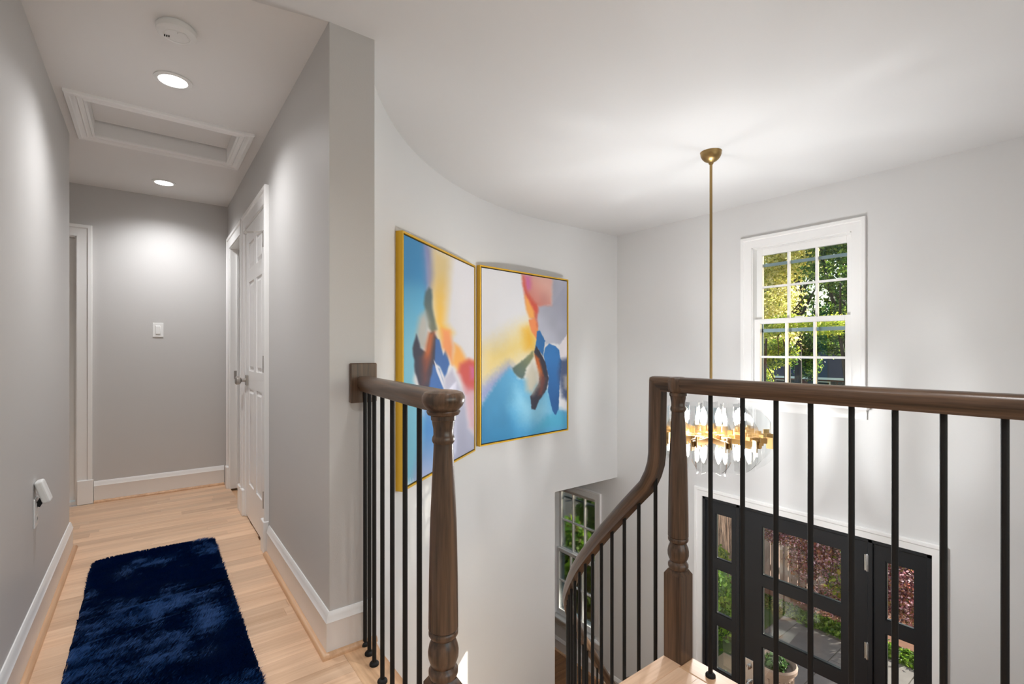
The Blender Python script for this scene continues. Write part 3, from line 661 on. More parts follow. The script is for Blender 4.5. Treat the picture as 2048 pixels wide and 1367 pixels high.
# ------------------------------------------------------------------ paintings
def seg_sdf(X, Y, poly):
    d2 = np.full(X.shape, 1e18); ins = np.zeros(X.shape, bool); n = len(poly)
    for i in range(n):
        x0, y0 = poly[i]; x1, y1 = poly[(i + 1) % n]; ex, ey = x1 - x0, y1 - y0; L = ex * ex + ey * ey + 1e-9
        t_ = np.clip(((X - x0) * ex + (Y - y0) * ey) / L, 0, 1); d2 = np.minimum(d2, (X - x0 - t_ * ex) ** 2 + (Y - y0 - t_ * ey) ** 2)
        c_ = ((y0 > Y) != (y1 > Y)) & (X < (x1 - x0) * (Y - y0) / (y1 - y0 + 1e-12) + x0); ins ^= c_
    d = np.sqrt(d2); return np.where(ins, d, -d)
def paint(img, X, Y, poly, col, soft, al=1.0, wob=2.0, seed=0, grad=None):
    wx_ = X + (vnoise(X / 12. + seed, Y / 12., 1, 11 + seed % 7) - .5) * wob * 2; wy_ = Y + (vnoise(X / 12. + 9, Y / 12. + seed, 1, 23 + seed % 5) - .5) * wob * 2
    k = np.clip(seg_sdf(wx_, wy_, poly) / max(soft, .3) * .5 + .5, 0, 1); k = k * k * (3 - 2 * k) * al
    c = np.array(col, float)[None, None] * np.ones(X.shape + (1,))
    if grad is not None:
        c2, (gx0, gy0), (gx1, gy1) = grad; ex, ey = gx1 - gx0, gy1 - gy0; t_ = np.clip(((X - gx0) * ex + (Y - gy0) * ey) / (ex * ex + ey * ey), 0, 1)[..., None]
        c = c * (1 - t_) + np.array(c2, float) * t_
    c = c * (1 + .07 * (vnoise(X / 60. + seed, Y / 90., 1, 5 + seed % 9) - .5))[..., None]
    img[:] = img * (1 - k[..., None]) + c * k[..., None]
def quad_grid(TL, TR, BR, BL, nu, nv):
    hl, hr = BL[1] - TL[1], BR[1] - TR[1]; u = np.linspace(0, 1, nu); t_ = u * hl / (hr * (1 - u) + u * hl); v = np.linspace(0, 1, nv)
    T, Vv = np.meshgrid(t_, v); X = TL[0] + (TR[0] - TL[0]) * T; yt = TL[1] + (TR[1] - TL[1]) * T; yb = BL[1] + (BR[1] - BL[1]) * T
    return X, yt + (yb - yt) * Vv
NU, NV = 170, 212
# second (right) canvas, outlines in the pigment layout of that canvas
X, Y = quad_grid((78, 45), (703, 143), (703, 1207), (78, 1335), NU, NV); im = np.ones((NV, NU, 3)) * np.array([222, 222, 226.])
paint(im, X, Y, [(60, 640), (200, 580), (330, 500), (420, 460), (480, 540), (470, 650), (320, 760), (60, 900)], (230, 205, 128), 130, .95, 10, 1)
paint(im, X, Y, [(380, 490), (430, 470), (478, 560), (468, 640), (400, 640)], (235, 178, 52), 55, .95, 4, 2)
paint(im, X, Y, [(60, 1060), (70, 930), (170, 830), (280, 740), (330, 790), (250, 860), (120, 1010)], (128, 142, 198), 60, .85, 8, 3)
paint(im, X, Y, [(60, 1080), (120, 980), (200, 870), (280, 775), (320, 790), (350, 850), (440, 850), (560, 930), (640, 1060), (720, 1090), (720, 1400), (60, 1400)], (86, 160, 202), 24, 1, 6, 4, ((38, 122, 170), (420, 950), (100, 1320)))
paint(im, X, Y, [(330, 900), (470, 1000), (560, 960), (600, 1090), (520, 1180), (380, 1180), (300, 1050)], (140, 196, 218), 90, .8, 10, 5)
paint(im, X, Y, [(450, 1250), (560, 1120), (640, 1090), (700, 1120), (700, 1190), (560, 1210)], (70, 165, 196), 30, .7, 8, 6)
paint(im, X, Y, [(480, 340), (530, 305), (590, 320), (720, 130), (720, 520), (650, 600), (600, 590), (550, 600), (535, 560), (488, 490)], (182, 184, 198), 10, 1, 3, 7, ((158, 160, 176), (520, 420), (690, 300)))
paint(im, X, Y, [(585, 110), (720, 130), (720, 260), (640, 330), (590, 330)], (160, 162, 178), 25, .9, 4, 8)
paint(im, X, Y, [(378, 90), (600, 110), (592, 318), (490, 325), (480, 430), (440, 410), (402, 300), (385, 180)], (216, 168, 156), 16, 1, 3, 9, ((200, 120, 110), (560, 180), (430, 300)))
paint(im, X, Y, [(398, 105), (436, 108), (440, 190), (415, 215), (400, 170)], (196, 100, 160), 24, .9, 3, 10)
paint(im, X, Y, [(376, 92), (392, 120), (404, 200), (440, 260), (492, 320), (496, 360), (476, 400), (440, 330), (410, 270), (385, 180)], (208, 84, 66), 18, .95, 3, 11)
paint(im, X, Y, [(398, 240), (430, 290), (470, 370), (470, 412), (428, 410), (404, 340)], (238, 168, 84), 14, .95, 3, 12)
paint(im, X, Y, [(424, 425), (470, 412), (490, 450), (498, 540), (482, 565), (440, 500)], (236, 142, 88), 7, 1, 2, 13)
paint(im, X, Y, [(462, 370), (486, 380), (496, 470), (486, 480)], (196, 96, 80), 10, .6, 2, 14)
paint(im, X, Y, [(655, 600), (720, 505), (720, 700), (662, 706), (648, 660)], (232, 226, 230), 3, 1, 3, 15)
paint(im, X, Y, [(484, 508), (505, 498), (545, 575), (530, 685), (492, 630), (470, 640), (482, 570)], (46, 108, 168), 4, 1, 2, 16)
paint(im, X, Y, [(545, 625), (575, 594), (620, 612), (648, 640), (655, 700), (668, 720), (650, 900), (642, 1070), (622, 1112), (600, 1085), (565, 940), (570, 830), (532, 680)], (50, 116, 180), 4, 1, 2, 17, ((28, 84, 140), (590, 700), (620, 1000)))
paint(im, X, Y, [(655, 712), (720, 690), (720, 1010), (670, 985), (640, 820)], (62, 76, 112), 26, .9, 4, 18)
paint(im, X, Y, [(680, 830), (720, 810), (720, 930), (685, 920)], (196, 186, 176), 20, .8, 3, 19)
paint(im, X, Y, [(466, 655), (480, 610), (500, 640), (548, 730), (572, 850), (555, 930), (500, 1010), (475, 1076), (446, 1072), (436, 980), (500, 880), (504, 800), (480, 720)], (48, 47, 62), 5, 1, 2, 20)
paint(im, X, Y, [(468, 672), (500, 705), (532, 830), (512, 860), (492, 790)], (200, 98, 36), 14, 1, 2, 21)
paint(im, X, Y, [(510, 800), (550, 850), (520, 970), (496, 970)], (120, 66, 56), 20, .9, 3, 22)
paint(im, X, Y, [(395, 820), (450, 735), (496, 800), (497, 890), (455, 965), (410, 935)], (196, 190, 172), 34, 1, 3, 23)
paint(im, X, Y, [(305, 775), (380, 720), (455, 650), (462, 690), (410, 770), (388, 850), (374, 852), (345, 838), (320, 812)], (80, 98, 92), 10, 1, 3, 24, ((134, 136, 98), (340, 810), (450, 670)))
IM2 = im
# first (left) canvas
X, Y = quad_grid((807, 464), (950, 527), (950, 893), (807, 979), NU, NV); im = np.ones((NV, NU, 3)) * np.array([222, 222, 228.])
paint(im, X, Y, [(795, 440), (848, 470), (856, 560), (858, 620), (846, 690), (832, 720), (826, 760), (845, 830), (882, 870), (884, 930), (795, 1000)], (66, 148, 196), 6, 1, 1, 31, ((120, 192, 218), (845, 540), (812, 690)))
paint(im, X, Y, [(795, 440), (848, 470), (852, 560), (795, 560)], (48, 132, 188), 24, .8, 1, 32)
paint(im, X, Y, [(846, 475), (866, 490), (872, 540), (860, 600), (852, 560)], (124, 132, 186), 10, .95, 1, 33)
paint(im, X, Y, [(864, 488), (902, 508), (897, 570), (890, 640), (905, 660), (888, 690), (872, 640), (864, 580), (866, 540)], (214, 192, 138), 14, 1, 1, 34, ((240, 186, 66), (880, 530), (888, 640)))
paint(im, X, Y, [(848, 800), (884, 830), (884, 960), (846, 990), (820, 980), (840, 900)], (58, 122, 186), 12, .9, 1, 35, ((156, 162, 196), (862, 860), (868, 950)))
paint(im, X, Y, [(851, 580), (858, 570), (864, 574), (866, 612), (874, 655), (866, 662), (856, 650), (848, 604)], (74, 94, 100), 4, 1, .8, 36, ((110, 116, 100), (855, 590), (868, 650)))
paint(im, X, Y, [(838, 632), (850, 618), (858, 640), (854, 690), (838, 700), (832, 668)], (178, 178, 174), 9, 1, 1, 37)
paint(im, X, Y, [(825, 694), (833, 666), (841, 694), (853, 702), (861, 662), (868, 660), (876, 676), (875, 722), (866, 760), (858, 795), (842, 780), (830, 742)], (46, 48, 70), 3, 1, 1, 38)
paint(im, X, Y, [(858, 662), (870, 660), (862, 712), (851, 740), (847, 712)], (176, 90, 46), 7, 1, .8, 39)
paint(im, X, Y, [(842, 715), (858, 712), (856, 760), (846, 768)], (110, 58, 56), 12, .9, .8, 40)
paint(im, X, Y, [(872, 674), (880, 676), (888, 706), (893, 694), (900, 724), (894, 745), (890, 752), (880, 730), (870, 722)], (58, 104, 170), 2.5, 1, .8, 41)
paint(im, X, Y, [(867, 726), (880, 735), (891, 778), (890, 800), (852, 800), (860, 762)], (60, 106, 172), 3, 1, .8, 42)
paint(im, X, Y, [(868, 716), (876, 730), (892, 772), (890, 778), (874, 742)], (222, 222, 232), 1.5, 1, .4, 43)
paint(im, X, Y, [(884, 652), (901, 656), (908, 690), (906, 725), (895, 705), (886, 690)], (238, 154, 100), 6, 1, .8, 44)
paint(im, X, Y, [(910, 682), (922, 690), (934, 712), (955, 716), (955, 745), (918, 738), (906, 722)], (236, 170, 88), 7, 1, 1, 45)
paint(im, X, Y, [(922, 722), (940, 712), (955, 718), (955, 775), (936, 782), (918, 740)], (208, 88, 84), 8, 1, 1, 46)
paint(im, X, Y, [(942, 728), (955, 726), (955, 752), (944, 752)], (206, 108, 168), 8, .85, 1, 47)
paint(im, X, Y, [(930, 770), (955, 775), (955, 860), (938, 850)], (214, 166, 178), 14, .9, 1, 48)
paint(im, X, Y, [(890, 752), (906, 734), (930, 788), (938, 850), (955, 872), (955, 900), (896, 940), (890, 850)], (190, 190, 210), 6, 1, 1, 49, ((166, 168, 190), (915, 780), (925, 900)))
for i_ in range(9):
    paint(im, X, Y, [(812 + i_ * 1.9, 990), (814 + i_ * 1.9, 958 + (i_ * 37 % 11)), (815.6 + i_ * 1.9, 990)], (226, 232, 238), 1.2, .9, .3, 60 + i_)
IM1 = im
def painting(name_label, pa, pb, z0, z1, IM, depth=.05):
    """pa, pb: front lower corners in plan (left, right as seen from the room)"""
    A, B = Vector((pa[0], pa[1], 0)), Vector((pb[0], pb[1], 0)); d = (B - A); w = d.length; d.normalize(); nrm = Vector((d.y, -d.x, 0))
    c = (A + B) / 2; t = thing('painting', (c.x, c.y, z0), name_label, 'painting', 'pair of abstract paintings on the curved wall')
    def W_(u, o_, z): p = A + d * u + nrm * o_; return (p.x, p.y, z)
    def bx(mb, u0, u1, o0, o1, a, b):
        v = [W_(u, o_, z) for z in (a, b) for (u, o_) in ((u0, o0), (u1, o0), (u1, o1), (u0, o1))]
        mb.add(v, [(0, 1, 2, 3), (7, 6, 5, 4), (0, 4, 5, 1), (1, 5, 6, 2), (2, 6, 7, 3), (3, 7, 4, 0)])
    e = .012
    for (u0, u1, a, b) in ((0, e, z0, z1), (w - e, w, z0, z1), (e, w - e, z0, z0 + e), (e, w - e, z1 - e, z1)):
        mb = MB(); bx(mb, u0, u1, -depth, 0, a, b); mb.build('frame_side', M['gold'], t, bevel=.001)
    mb = MB(); bx(mb, e, w - e, -depth, -.014, z0 + e, z1 - e); mb.build('shadow_gap', M['dark'], t)
    g = e + .009; us = np.linspace(g, w - g, NU); zs = np.linspace(z1 - g, z0 + g, NV)
    v = []; 
    for z in zs:
        for u in us: v.append(W_(u, -.004, z))
    f = [(j * NU + i, (j + 1) * NU + i, (j + 1) * NU + i + 1, j * NU + i + 1) for j in range(NV - 1) for i in range(NU - 1)]
    n_ = len(v)   # a stretched canvas has sides
    for (u, z) in ((g, z1 - g), (w - g, z1 - g), (w - g, z0 + g), (g, z0 + g)): v.append(W_(u, -.03, z))
    cs = [0, NU - 1, NV * NU - 1, (NV - 1) * NU]
    for i in range(4): f.append((cs[i], cs[(i + 1) % 4], n_ + (i + 1) % 4, n_ + i))
    s_ = np.clip(IM, 0, 255) / 255; Lc = np.where(s_ > .04045, ((s_ + .055) / 1.055) ** 2.4, s_ / 12.92).reshape(-1, 3); Lc = np.vstack([Lc, Lc[cs]])
    obj('canvas', v, f, M['canvas'], t, col=Lc)
    return t
def atp(x, D): d = ray(x, 700); return (d[0] * D, d[1] * D)
HP = 1.482
Dl = lambda px: 960 * HP / px
painting('left abstract painting in a gold frame, blue at its left side and white at right', atp(805.5, Dl(524)), atp(951, Dl(371)), HC - (984 - YH) / 960 * Dl(524) + .002, HC - (984 - YH) / 960 * Dl(524) + HP, IM1)
painting('right abstract painting in a gold frame, white above and blue below', atp(960, Dl(364)), atp(1137, Dl(301.5)), HC - (893 - YH) / 960 * Dl(364), HC - (893 - YH) / 960 * Dl(364) + HP, IM2)

# ------------------------------------------------------------------ windows
def sash(parent, x, y0, y1, z0, z1, fr=(.05, .05, .05, .05), t=.035, cols=3, rows=2, mun=.018, name='sash'):
    l_, r_, b_, t_ = fr; mb = MB()
    mb.box(x, x + t, y0, y0 + l_, z0, z1); mb.box(x, x + t, y1 - r_, y1, z0, z1); mb.box(x, x + t, y0 + l_, y1 - r_, z0, z0 + b_); mb.box(x, x + t, y0 + l_, y1 - r_, z1 - t_, z1)
    s_ = mb.build(name, M['trim'], parent, bevel=.003)
    gy0, gy1, gz0, gz1 = y0 + l_, y1 - r_, z0 + b_, z1 - t_
    for i in range(1, cols):
        yc = gy0 + (gy1 - gy0) * i / cols; mb = MB(); mb.box(x + .006, x + t - .006, yc - mun / 2, yc + mun / 2, gz0, gz1); mb.build('muntin', M['trim'], s_)
    for j in range(1, rows):
        zc = gz0 + (gz1 - gz0) * j / rows; mb = MB(); mb.box(x + .008, x + t - .008, gy0, gy1, zc - mun / 2, zc + mun / 2); mb.build('muntin', M['trim'], s_)
    for i in range(cols):
        for j in range(rows):
            a, b = gy0 + (gy1 - gy0) * i / cols, gy0 + (gy1 - gy0) * (i + 1) / cols; c, d = gz0 + (gz1 - gz0) * j / rows, gz0 + (gz1 - gz0) * (j + 1) / rows
            mb = MB(); mb.box(x + t / 2 - .002, x + t / 2 + .002, a, b, c, d); mb.build('pane', M['glass'], s_)
    return s_
def dh_window(name, label, y0, y1, z0, z1, zm, stool=True):
    w = thing(name, (XF, (y0 + y1) / 2, z0), label, 'window', kind='structure')
    c = .006
    casing([(XF, y0 + c, z0), (XF, y0 + c, z1 - c), (XF, y1 - c, z1 - c), (XF, y1 - c, z0)], (-1, 0, 0), w)
    mb = MB(); mb.box(XF - .002, XF + .15, y0 - .0, y0 + .014, z0, z1); mb.box(XF - .002, XF + .15, y1 - .014, y1, z0, z1); mb.box(XF - .002, XF + .15, y0, y1, z1 - .014, z1); mb.box(XF, XF + .16, y0, y1, z0 - .03, z0); mb.build('jamb_liner', M['trim'], w)
    mb = MB(); mb.box(XF - .05, XF + .03, y0 - .105, y1 + .105, z0 - .026, z0); mb.build('stool', M['trim'], w, bevel=.006, seg=2)
    ap = [(0, 0), (.014, 0), (.016, .015), (.012, .045), (.022, .062), (.026, .07), (0, .07)]
    MB().sweep([(XF, y1 + .09, z0 - .097), (XF, y0 - .09, z0 - .097)], ap).build('apron', M['trim'], w, auto=40)
    sash(w, XF + .030, y0 + .014, y1 - .014, z0, zm + .02, (.045, .045, .07, .042), name='lower_sash')
    sash(w, XF + .070, y0 + .014, y1 - .014, zm - .02, z1 - .014, (.045, .045, .042, .055), name='upper_sash')
    mb = MB()
    for (a, b) in ((z0 + .02, z0 + .05), (zm - .09, zm - .06), (z1 - .16, z1 - .135)): mb.box(XF + .125, XF + .14, y0 + .014, y1 - .014, a, b)
    mb.box(XF + .125, XF + .14, y0 + .014, y0 + .04, z0, z1 - .014); mb.box(XF + .125, XF + .14, y1 - .04, y1 - .014, z0, z1 - .014); mb.build('reflected_frame', M['reflected'], w)  # added bars standing in for the sash reflection in the double glazing
    mb = MB(); mb.box(XF + .012, XF + .03, (y0 + y1) / 2 - .03, (y0 + y1) / 2 + .03, zm + .02, zm + .028); mb.build('sash_lock', M['white'], w)
    return w
M['reflected'] = mat('reflected_frame_tint', lin(150, 172, 182), .5)  # blue-grey tint of the reflection bars
dh_window('window_1', 'white double-hung window high on the front wall, trees outside', WIN[0], WIN[1], WIN[2], WIN[3], 1.42)
dh_window('window_2', 'white double-hung window on the storey below, seen through the opening', DIN[0], DIN[1], DIN[2], DIN[3], -1.345)
w3 = thing('added_window', (1.6, -1.9, .7), 'added wide white window, unseen, in the wall behind the landing', 'window', kind='structure')  # unseen window, added to let the rear fill lamp in
mb = MB()
for a in (0.0, 1.05, 2.1, 3.15): mb.box(a, a + .05, -1.92, -1.84, .7, 2.0)
mb.box(0, 3.2, -1.92, -1.84, .7, .75); mb.box(0, 3.2, -1.92, -1.84, 1.95, 2.0); mb.build('frame', M['trim'], w3)
for a in (0.05, 1.10, 2.15):
    mb = MB(); mb.box(a, a + 1.0, -1.885, -1.88, .75, 1.95); mb.build('pane', M['glass'], w3)

# ------------------------------------------------------------------ front door unit
fd = thing('door_4', (XF, 1.675, ZL), 'black front door with glass panes between two glazed sidelights', 'door', kind='structure')
casing([(XF, .85, ZL), (XF, .85, -.177), (XF, 2.50, -.177), (XF, 2.50, ZL)], (-1, 0, 0), fd, prof=[(0, 0), (0, .014), (.045, .016), (.052, .022), (.072, .022), (.075, .018), (.075, 0)], label='white casing')
PZ = [(-.725, -.312), (-1.225, -.818), (-1.735, -1.328), (-2.24, -1.84)]
def glazed(name, x, y0, y1, gy0, gy1, ztop, zbot, t=.045):
    mb = MB()
    for (a, b, c, d) in grid_holes(y0, y1, zbot, ztop, [(gy0, gy1, p[0], p[1]) for p in PZ]): mb.box(x, x + t, a, b, c, d)
    bm = bmesh.new(); o = mb.build(name, M['blackdoor'], fd); bm.from_mesh(o.data); bmesh.ops.remove_doubles(bm, verts=bm.verts, dist=1e-5)
    # drop the inner faces between neighbouring boxes
    seen = {}
    for f_ in bm.faces: seen.setdefault(tuple(sorted(v.index for v in f_.verts)), []).append(f_)
    bmesh.ops.delete(bm, geom=[f_ for l_ in seen.values() if len(l_) > 1 for f_ in l_], context='FACES_ONLY'); bm.to_mesh(o.data); bm.free()
    for (a, b) in PZ:
        mb = MB(); mb.box(x + t / 2 - .003, x + t / 2 + .003, gy0, gy1, a, b); mb.build('pane', M['glass'], o)
        mb = MB(); s_ = .008
        for (q0, q1, r0, r1) in ((gy0, gy0 + s_, a, b), (gy1 - s_, gy1, a, b), (gy0 + s_, gy1 - s_, a, a + s_), (gy0 + s_, gy1 - s_, b - s_, b)): mb.box(x + .006, x + t / 2 - .003, q0, q1, r0, r1)
        mb.build('glazing_bead', M['blackdoor'], o)
    return o
mb = MB()
for (a, b) in ((2.47, 2.50), (2.146, 2.176), (1.178, 1.208), (.85, .88)): mb.box(XF - .004, XF + .12, a, b, ZL, -.177)
mb.box(XF - .004, XF + .12, .85, 2.50, -.206, -.177); mb.box(XF, XF + .13, .85, 2.50, ZL, ZL + .03); mb.build('frame', M['blackdoor'], fd, bevel=.003)
glazed('left_sidelight', XF + .012, 2.176, 2.47, 2.222, 2.376, -.206, ZL + .03)
slab = glazed('slab', XF + .008, 1.211, 2.143, 1.372, 1.959, -.209, ZL + .03)
glazed('right_sidelight', XF + .012, .88, 1.178, .943, 1.106, -.206, ZL + .03)
for zc in (-.356, -.99, -1.62, -2.25):
    mb = MB(); mb.lathe([(zc - .062, .004), (zc - .058, .009), (zc + .058, .009), (zc + .066, .004)], XF - .002, 1.21, 12); mb.box(XF + .0005, XF + .0085, 1.205, 1.228, zc - .058, zc + .058); mb.build('hinge', M['chrome'], fd, auto=40)
hs = MB().box(XF + .0, XF + .0082, 2.028, 2.098, -1.78, -1.484).build('lock_plate', M['chrome'], slab, bevel=.002, label='tall satin chrome lock plate')
mb = MB(); mb.lathe_dir([(0, .02), (.012, .02), (.016, .012)], (XF, 2.063, -1.545), (-1, 0, 0), 16); mb.box(XF - .03, XF - .01, 2.058, 2.068, -1.565, -1.525); mb.build('thumb_turn', M['chrome'], slab, auto=40)
mb = MB(); mb.lathe_dir([(0, .022), (.01, .022), (.014, .011), (.045, .010)], (XF, 2.063, -1.68), (-1, 0, 0), 16); mb.bar((XF - .042, 2.066, -1.68), (XF - .042, 1.95, -1.68), .016); mb.build('lever_handle', M['chrome'], slab, auto=40)

# ------------------------------------------------------------------ chandelier
HX, HY, HZ = 2.861, 1.675, .632
ch = thing('chandelier', (HX, HY, HZ), 'brass and clear glass chandelier hanging on a long rod in the stairwell', 'chandelier')
mb = MB(); pr = [(ZC - .004 - .062 + .062 * (1 - math.cos(math.radians(a))), .064 * math.sin(math.radians(a))) for a in range(10, 91, 8)]
pr = [(ZC - .086, .008), (ZC - .078, .014), (ZC - .07, .016)] + [(z - .004, max(r_, .016)) for z, r_ in pr] + [(ZC - .004, .066)]
mb.lathe(pr, HX, HY, 32); mb.build('canopy', M['bronze'], ch, auto=40)
mb = MB(); mb.lathe([(HZ + .0, .0085), (ZC - .08, .0085)], HX, HY, 12); mb.build('rod', M['bronze'], ch, auto=50)
mb = MB(); mb.lathe([(HZ - .03, .02), (HZ - .025, .05), (HZ + .02, .05), (HZ + .025, .02), (HZ + .07, .014)], HX, HY, 20); mb.build('hub', M['brass'], ch, auto=40)
NT = 12; RO, RI = .362, .165; va0 = math.atan2(-HY, -HX)
star = []
for i in range(2 * NT):
    a = va0 + math.pi / NT * (i + .0) + math.pi / NT; r_ = RO if i % 2 == 0 else RI
    star.append((HX + r_ * math.cos(a), HY + r_ * math.sin(a)))
mb = MB()
MB_ = MB().sweep([(x, y, HZ) for x, y in star], [(-.005, -.016), (.005, -.016), (.005, .016), (-.005, .016)], closed=True); MB_.build('star_ring', M['brass'], ch)
mb = MB()
for i in range(0, 2 * NT, 4):
    x, y = star[i + 1]; mb.bar((HX, HY, HZ), (x, y, HZ), .012)
mb.build('spoke', M['brass'], ch)
TOPZ = .265
def env(r_): return TOPZ * math.sqrt(max(0.02, 1 - (r_ / .39) ** 2))
for i in range(2 * NT):
    p0, p1 = Vector((*star[i], 0)), Vector((*star[(i + 1) % (2 * NT)], 0)); 
    if i % 2: p0, p1 = p1, p0            # p0 outer, p1 inner
    d = (p0 - p1); L = d.length; d.normalize(); nn = Vector((-d.y, d.x, 0)); off = nn * (.011 if i % 2 else -.011)
    for (u0, u1, kind) in ((.0, .46, 'strip'), (.52, 1.0, 'fin')):
        for sg in (1, -1):
            prof_ = []; n_ = 1 if kind == 'strip' else 6
            for k in range(n_ + 1):
                u = u0 + (u1 - u0) * k / n_; q_ = p1 + d * (u * L); rr_ = math.hypot(q_.x - HX, q_.y - HY)
                hgt = env(rr_) * (.97 if kind == 'strip' else .92); prof_.append((u, hgt))
            if kind == 'strip': mh = min(h for _, h in prof_); prof_ = [(u, mh) for u, _ in prof_]
            v = []; m_ = len(prof_)
            for s2 in (-.003, .003):
                for (u, h) in prof_: q_ = p1 + d * (u * L) + off + nn * s2; v.append((q_.x, q_.y, HZ + sg * h))
                for (u, h) in prof_[::-1]: q_ = p1 + d * (u * L) + off + nn * s2; v.append((q_.x, q_.y, HZ + sg * .004))
            n2_ = 2 * m_; f = [tuple(range(n2_))[::-1], tuple(range(n2_, 2 * n2_))] + [(k, (k + 1) % n2_, n2_ + (k + 1) % n2_, n2_ + k) for k in range(n2_)]
            obj('glass_panel', v, f, M['crystal'], ch)
    for (u0, u1, hh) in ((.06, .20, .045), (.24, .42, .060), (.55, .72, .046), (.8, .98, .066)):
        a, b = p1 + d * (u0 * L) + off * 1.45, p1 + d * (u1 * L) + off * 1.45; zz = HZ + (.010 if (i + int(u0 * 10)) % 2 else -.010)
        mb = MB(); mb.bar((a.x, a.y, zz), (b.x, b.y, zz), .007, h=hh); mb.build('clasp', M['brass'], ch)
M['bulb'] = emis('bulb_glow', (1, .93, .82), 28)
for k in range(4):
    a = va0 + math.pi / 4 + k * math.pi / 2; bx_, by_ = HX + .062 * math.cos(a), HY + .062 * math.sin(a)
    for sg in (1, -1):
        prb = [(.03, .011), (.07, .012), (.085, .016), (.11, .020), (.135, .017), (.165, .006), (.172, .001)]
        mb = MB(); mb.lathe([(.0, .012), (.07, .012)], 0, 0, 12); socket = mb
        obj('socket', [(bx_ + x, by_ + y, HZ + sg * z) for x, y, z in mb.v], mb.f, M['brass'], ch, auto=50)
        mb = MB(); mb.lathe(prb[1:], 0, 0, 14)
        obj('bulb', [(bx_ + x, by_ + y, HZ + sg * z) for x, y, z in mb.v], mb.f, M['bulb'], ch, smooth=True)
    l = bpy.data.lights.new('bulb_lamp', 'POINT'); l.energy = CHAND_W; l.shadow_soft_size = .022; l.color = (.98, .99, 1)
    for sg in (1, -1):
        o = bpy.data.objects.new('bulb_lamp', l); COL.objects.link(o); o.parent = ch; o.location = (bx_ - HX + .03 * math.cos(a), by_ - HY + .03 * math.sin(a), sg * .115)

# ------------------------------------------------------------------ outside
def leaves(n, blobs, size, cols, seed, shell=.55, flat=.0):
    """leaf quads scattered through ellipsoids (cx,cy,cz,rx,ry,rz)"""
    g = np.random.default_rng(seed); vol = np.array([b[3] * b[4] + b[4] * b[5] + b[3] * b[5] for b in blobs]); w = vol / vol.sum(); idx = g.choice(len(blobs), n, p=w); B = np.array(blobs)[idx]
    d = g.normal(size=(n, 3)); d /= np.linalg.norm(d, axis=1)[:, None]; rad = (shell + (1 - shell) * g.random(n)) * (1 + .12 * g.normal(size=n)); P_ = B[:, :3] + d * rad[:, None] * B[:, 3:6]
    nrm = d * .7 + g.normal(size=(n, 3)) * .8; nrm[:, 2] += flat; nrm /= np.linalg.norm(nrm, axis=1)[:, None]; a = np.cross(nrm, g.normal(size=(n, 3))); a /= np.linalg.norm(a, axis=1)[:, None]; b = np.cross(nrm, a)
    s_ = size * (.6 + .8 * g.random(n)); A_ = a * s_[:, None]; Bq = b * (s_ * .55)[:, None]
    V_ = np.stack([P_ - A_, P_ - Bq - A_ * .1, P_ + A_, P_ + Bq - A_ * .1], 1).reshape(-1, 3); Fq = (np.arange(n)[:, None] * 4 + np.arange(4)).tolist()
    cols = np.array([lin(*c) for c in cols]); ci = g.integers(0, len(cols), n); cc_ = cols[ci] * (.75 + .5 * g.random(n))[:, None]; return V_, Fq, np.repeat(cc_[:, None], 4, 1).reshape(-1, 3)
def foliage(name, parent, *a, **k):
    V_, F_, C_ = leaves(*a, **k); o = obj(name, V_, F_, M['leaf'], parent, col=C_); o['kind'] = 'stuff'; return o
def trunk_mesh(mb, pts, r0, r1, n=12):
    P_ = [Vector(p) for p in pts]; m_ = len(P_); v = []; f = []
    for i, p in enumerate(P_):
        r_ = r0 + (r1 - r0) * i / (m_ - 1)
        for k in range(n):
            a = 2 * math.pi * k / n; rk = r_ * (1 + .06 * math.sin(a * 5 + i * 1.3)); v.append((p.x + rk * math.cos(a), p.y + rk * math.sin(a), p.z))
    for i in range(m_ - 1):
        for k in range(n): f.append((i * n + k, i * n + (k + 1) % n, (i + 1) * n + (k + 1) % n, (i + 1) * n + k))
    mb.add(v, f)
def outst(o, label, cat): return tag(o, label, cat, kind='structure')
m = MB(); m.box(XF + .15, 70, -30, 60, ZG - .2, ZG - .012); outst(m.build('lawn', M['lawn']), 'green lawn in front of the house', 'lawn')
pth = thing('stone_path', (6, 1.5, ZG), 'grey flagstone path outside the front door', 'path', kind='structure')
m = MB(); m.box(XF + .15, 7.72, -3, 3.33, ZG - .011, ZG - .004); m.build('joint_bed', M['joint'], pth)
pvm = []
y = -3.0; row = 0
while y < 3.3:
    x = XF + .16 - (row % 2) * .4; hgt = [.62, .45, .76][row % 3]; y1_ = min(y + hgt, 3.32)
    while x < 7.7:
        L_ = random.choice([.55, .8, 1.0, .7]); a, b = max(x, 5.95 if y < 3.32 and y > -.2 else XF + .16), min(x + L_, 7.70)
        if b - a > .08: MB().box(a + .006, b - .006, y + .006, y1_ - .006, ZG - .01, ZG + random.uniform(0, .004)).build('paver', M['paver'], pth)
        x += L_
    y += hgt; row += 1
m = MB(); m.box(XF + .15, 5.94, -.2, 3.30, ZG - .01, ZL - .12); outst(m.build('porch_slab', M['concrete'], bevel=.01), 'tan concrete porch slab outside the front door', 'porch')
m = MB(); m.box(8.12, 9.6, -3, 8, ZG - .012, ZG + .02); outst(m.build('mulch_bed', M['mulch']), 'reddish mulch bed beyond the path', 'garden bed')
V_, F_, C_ = leaves(9000, [(7.92, y_, ZG + .01, .24, .5, .05) for y_ in np.arange(-1, 6, .45)], .03, [(96, 128, 40), (120, 150, 56), (70, 104, 34)], 5, flat=.6)
o = obj('grass_edging', V_, F_, M['leaf'], col=C_); tag(o, 'strip of green grass between path and mulch', 'grass', kind='stuff')
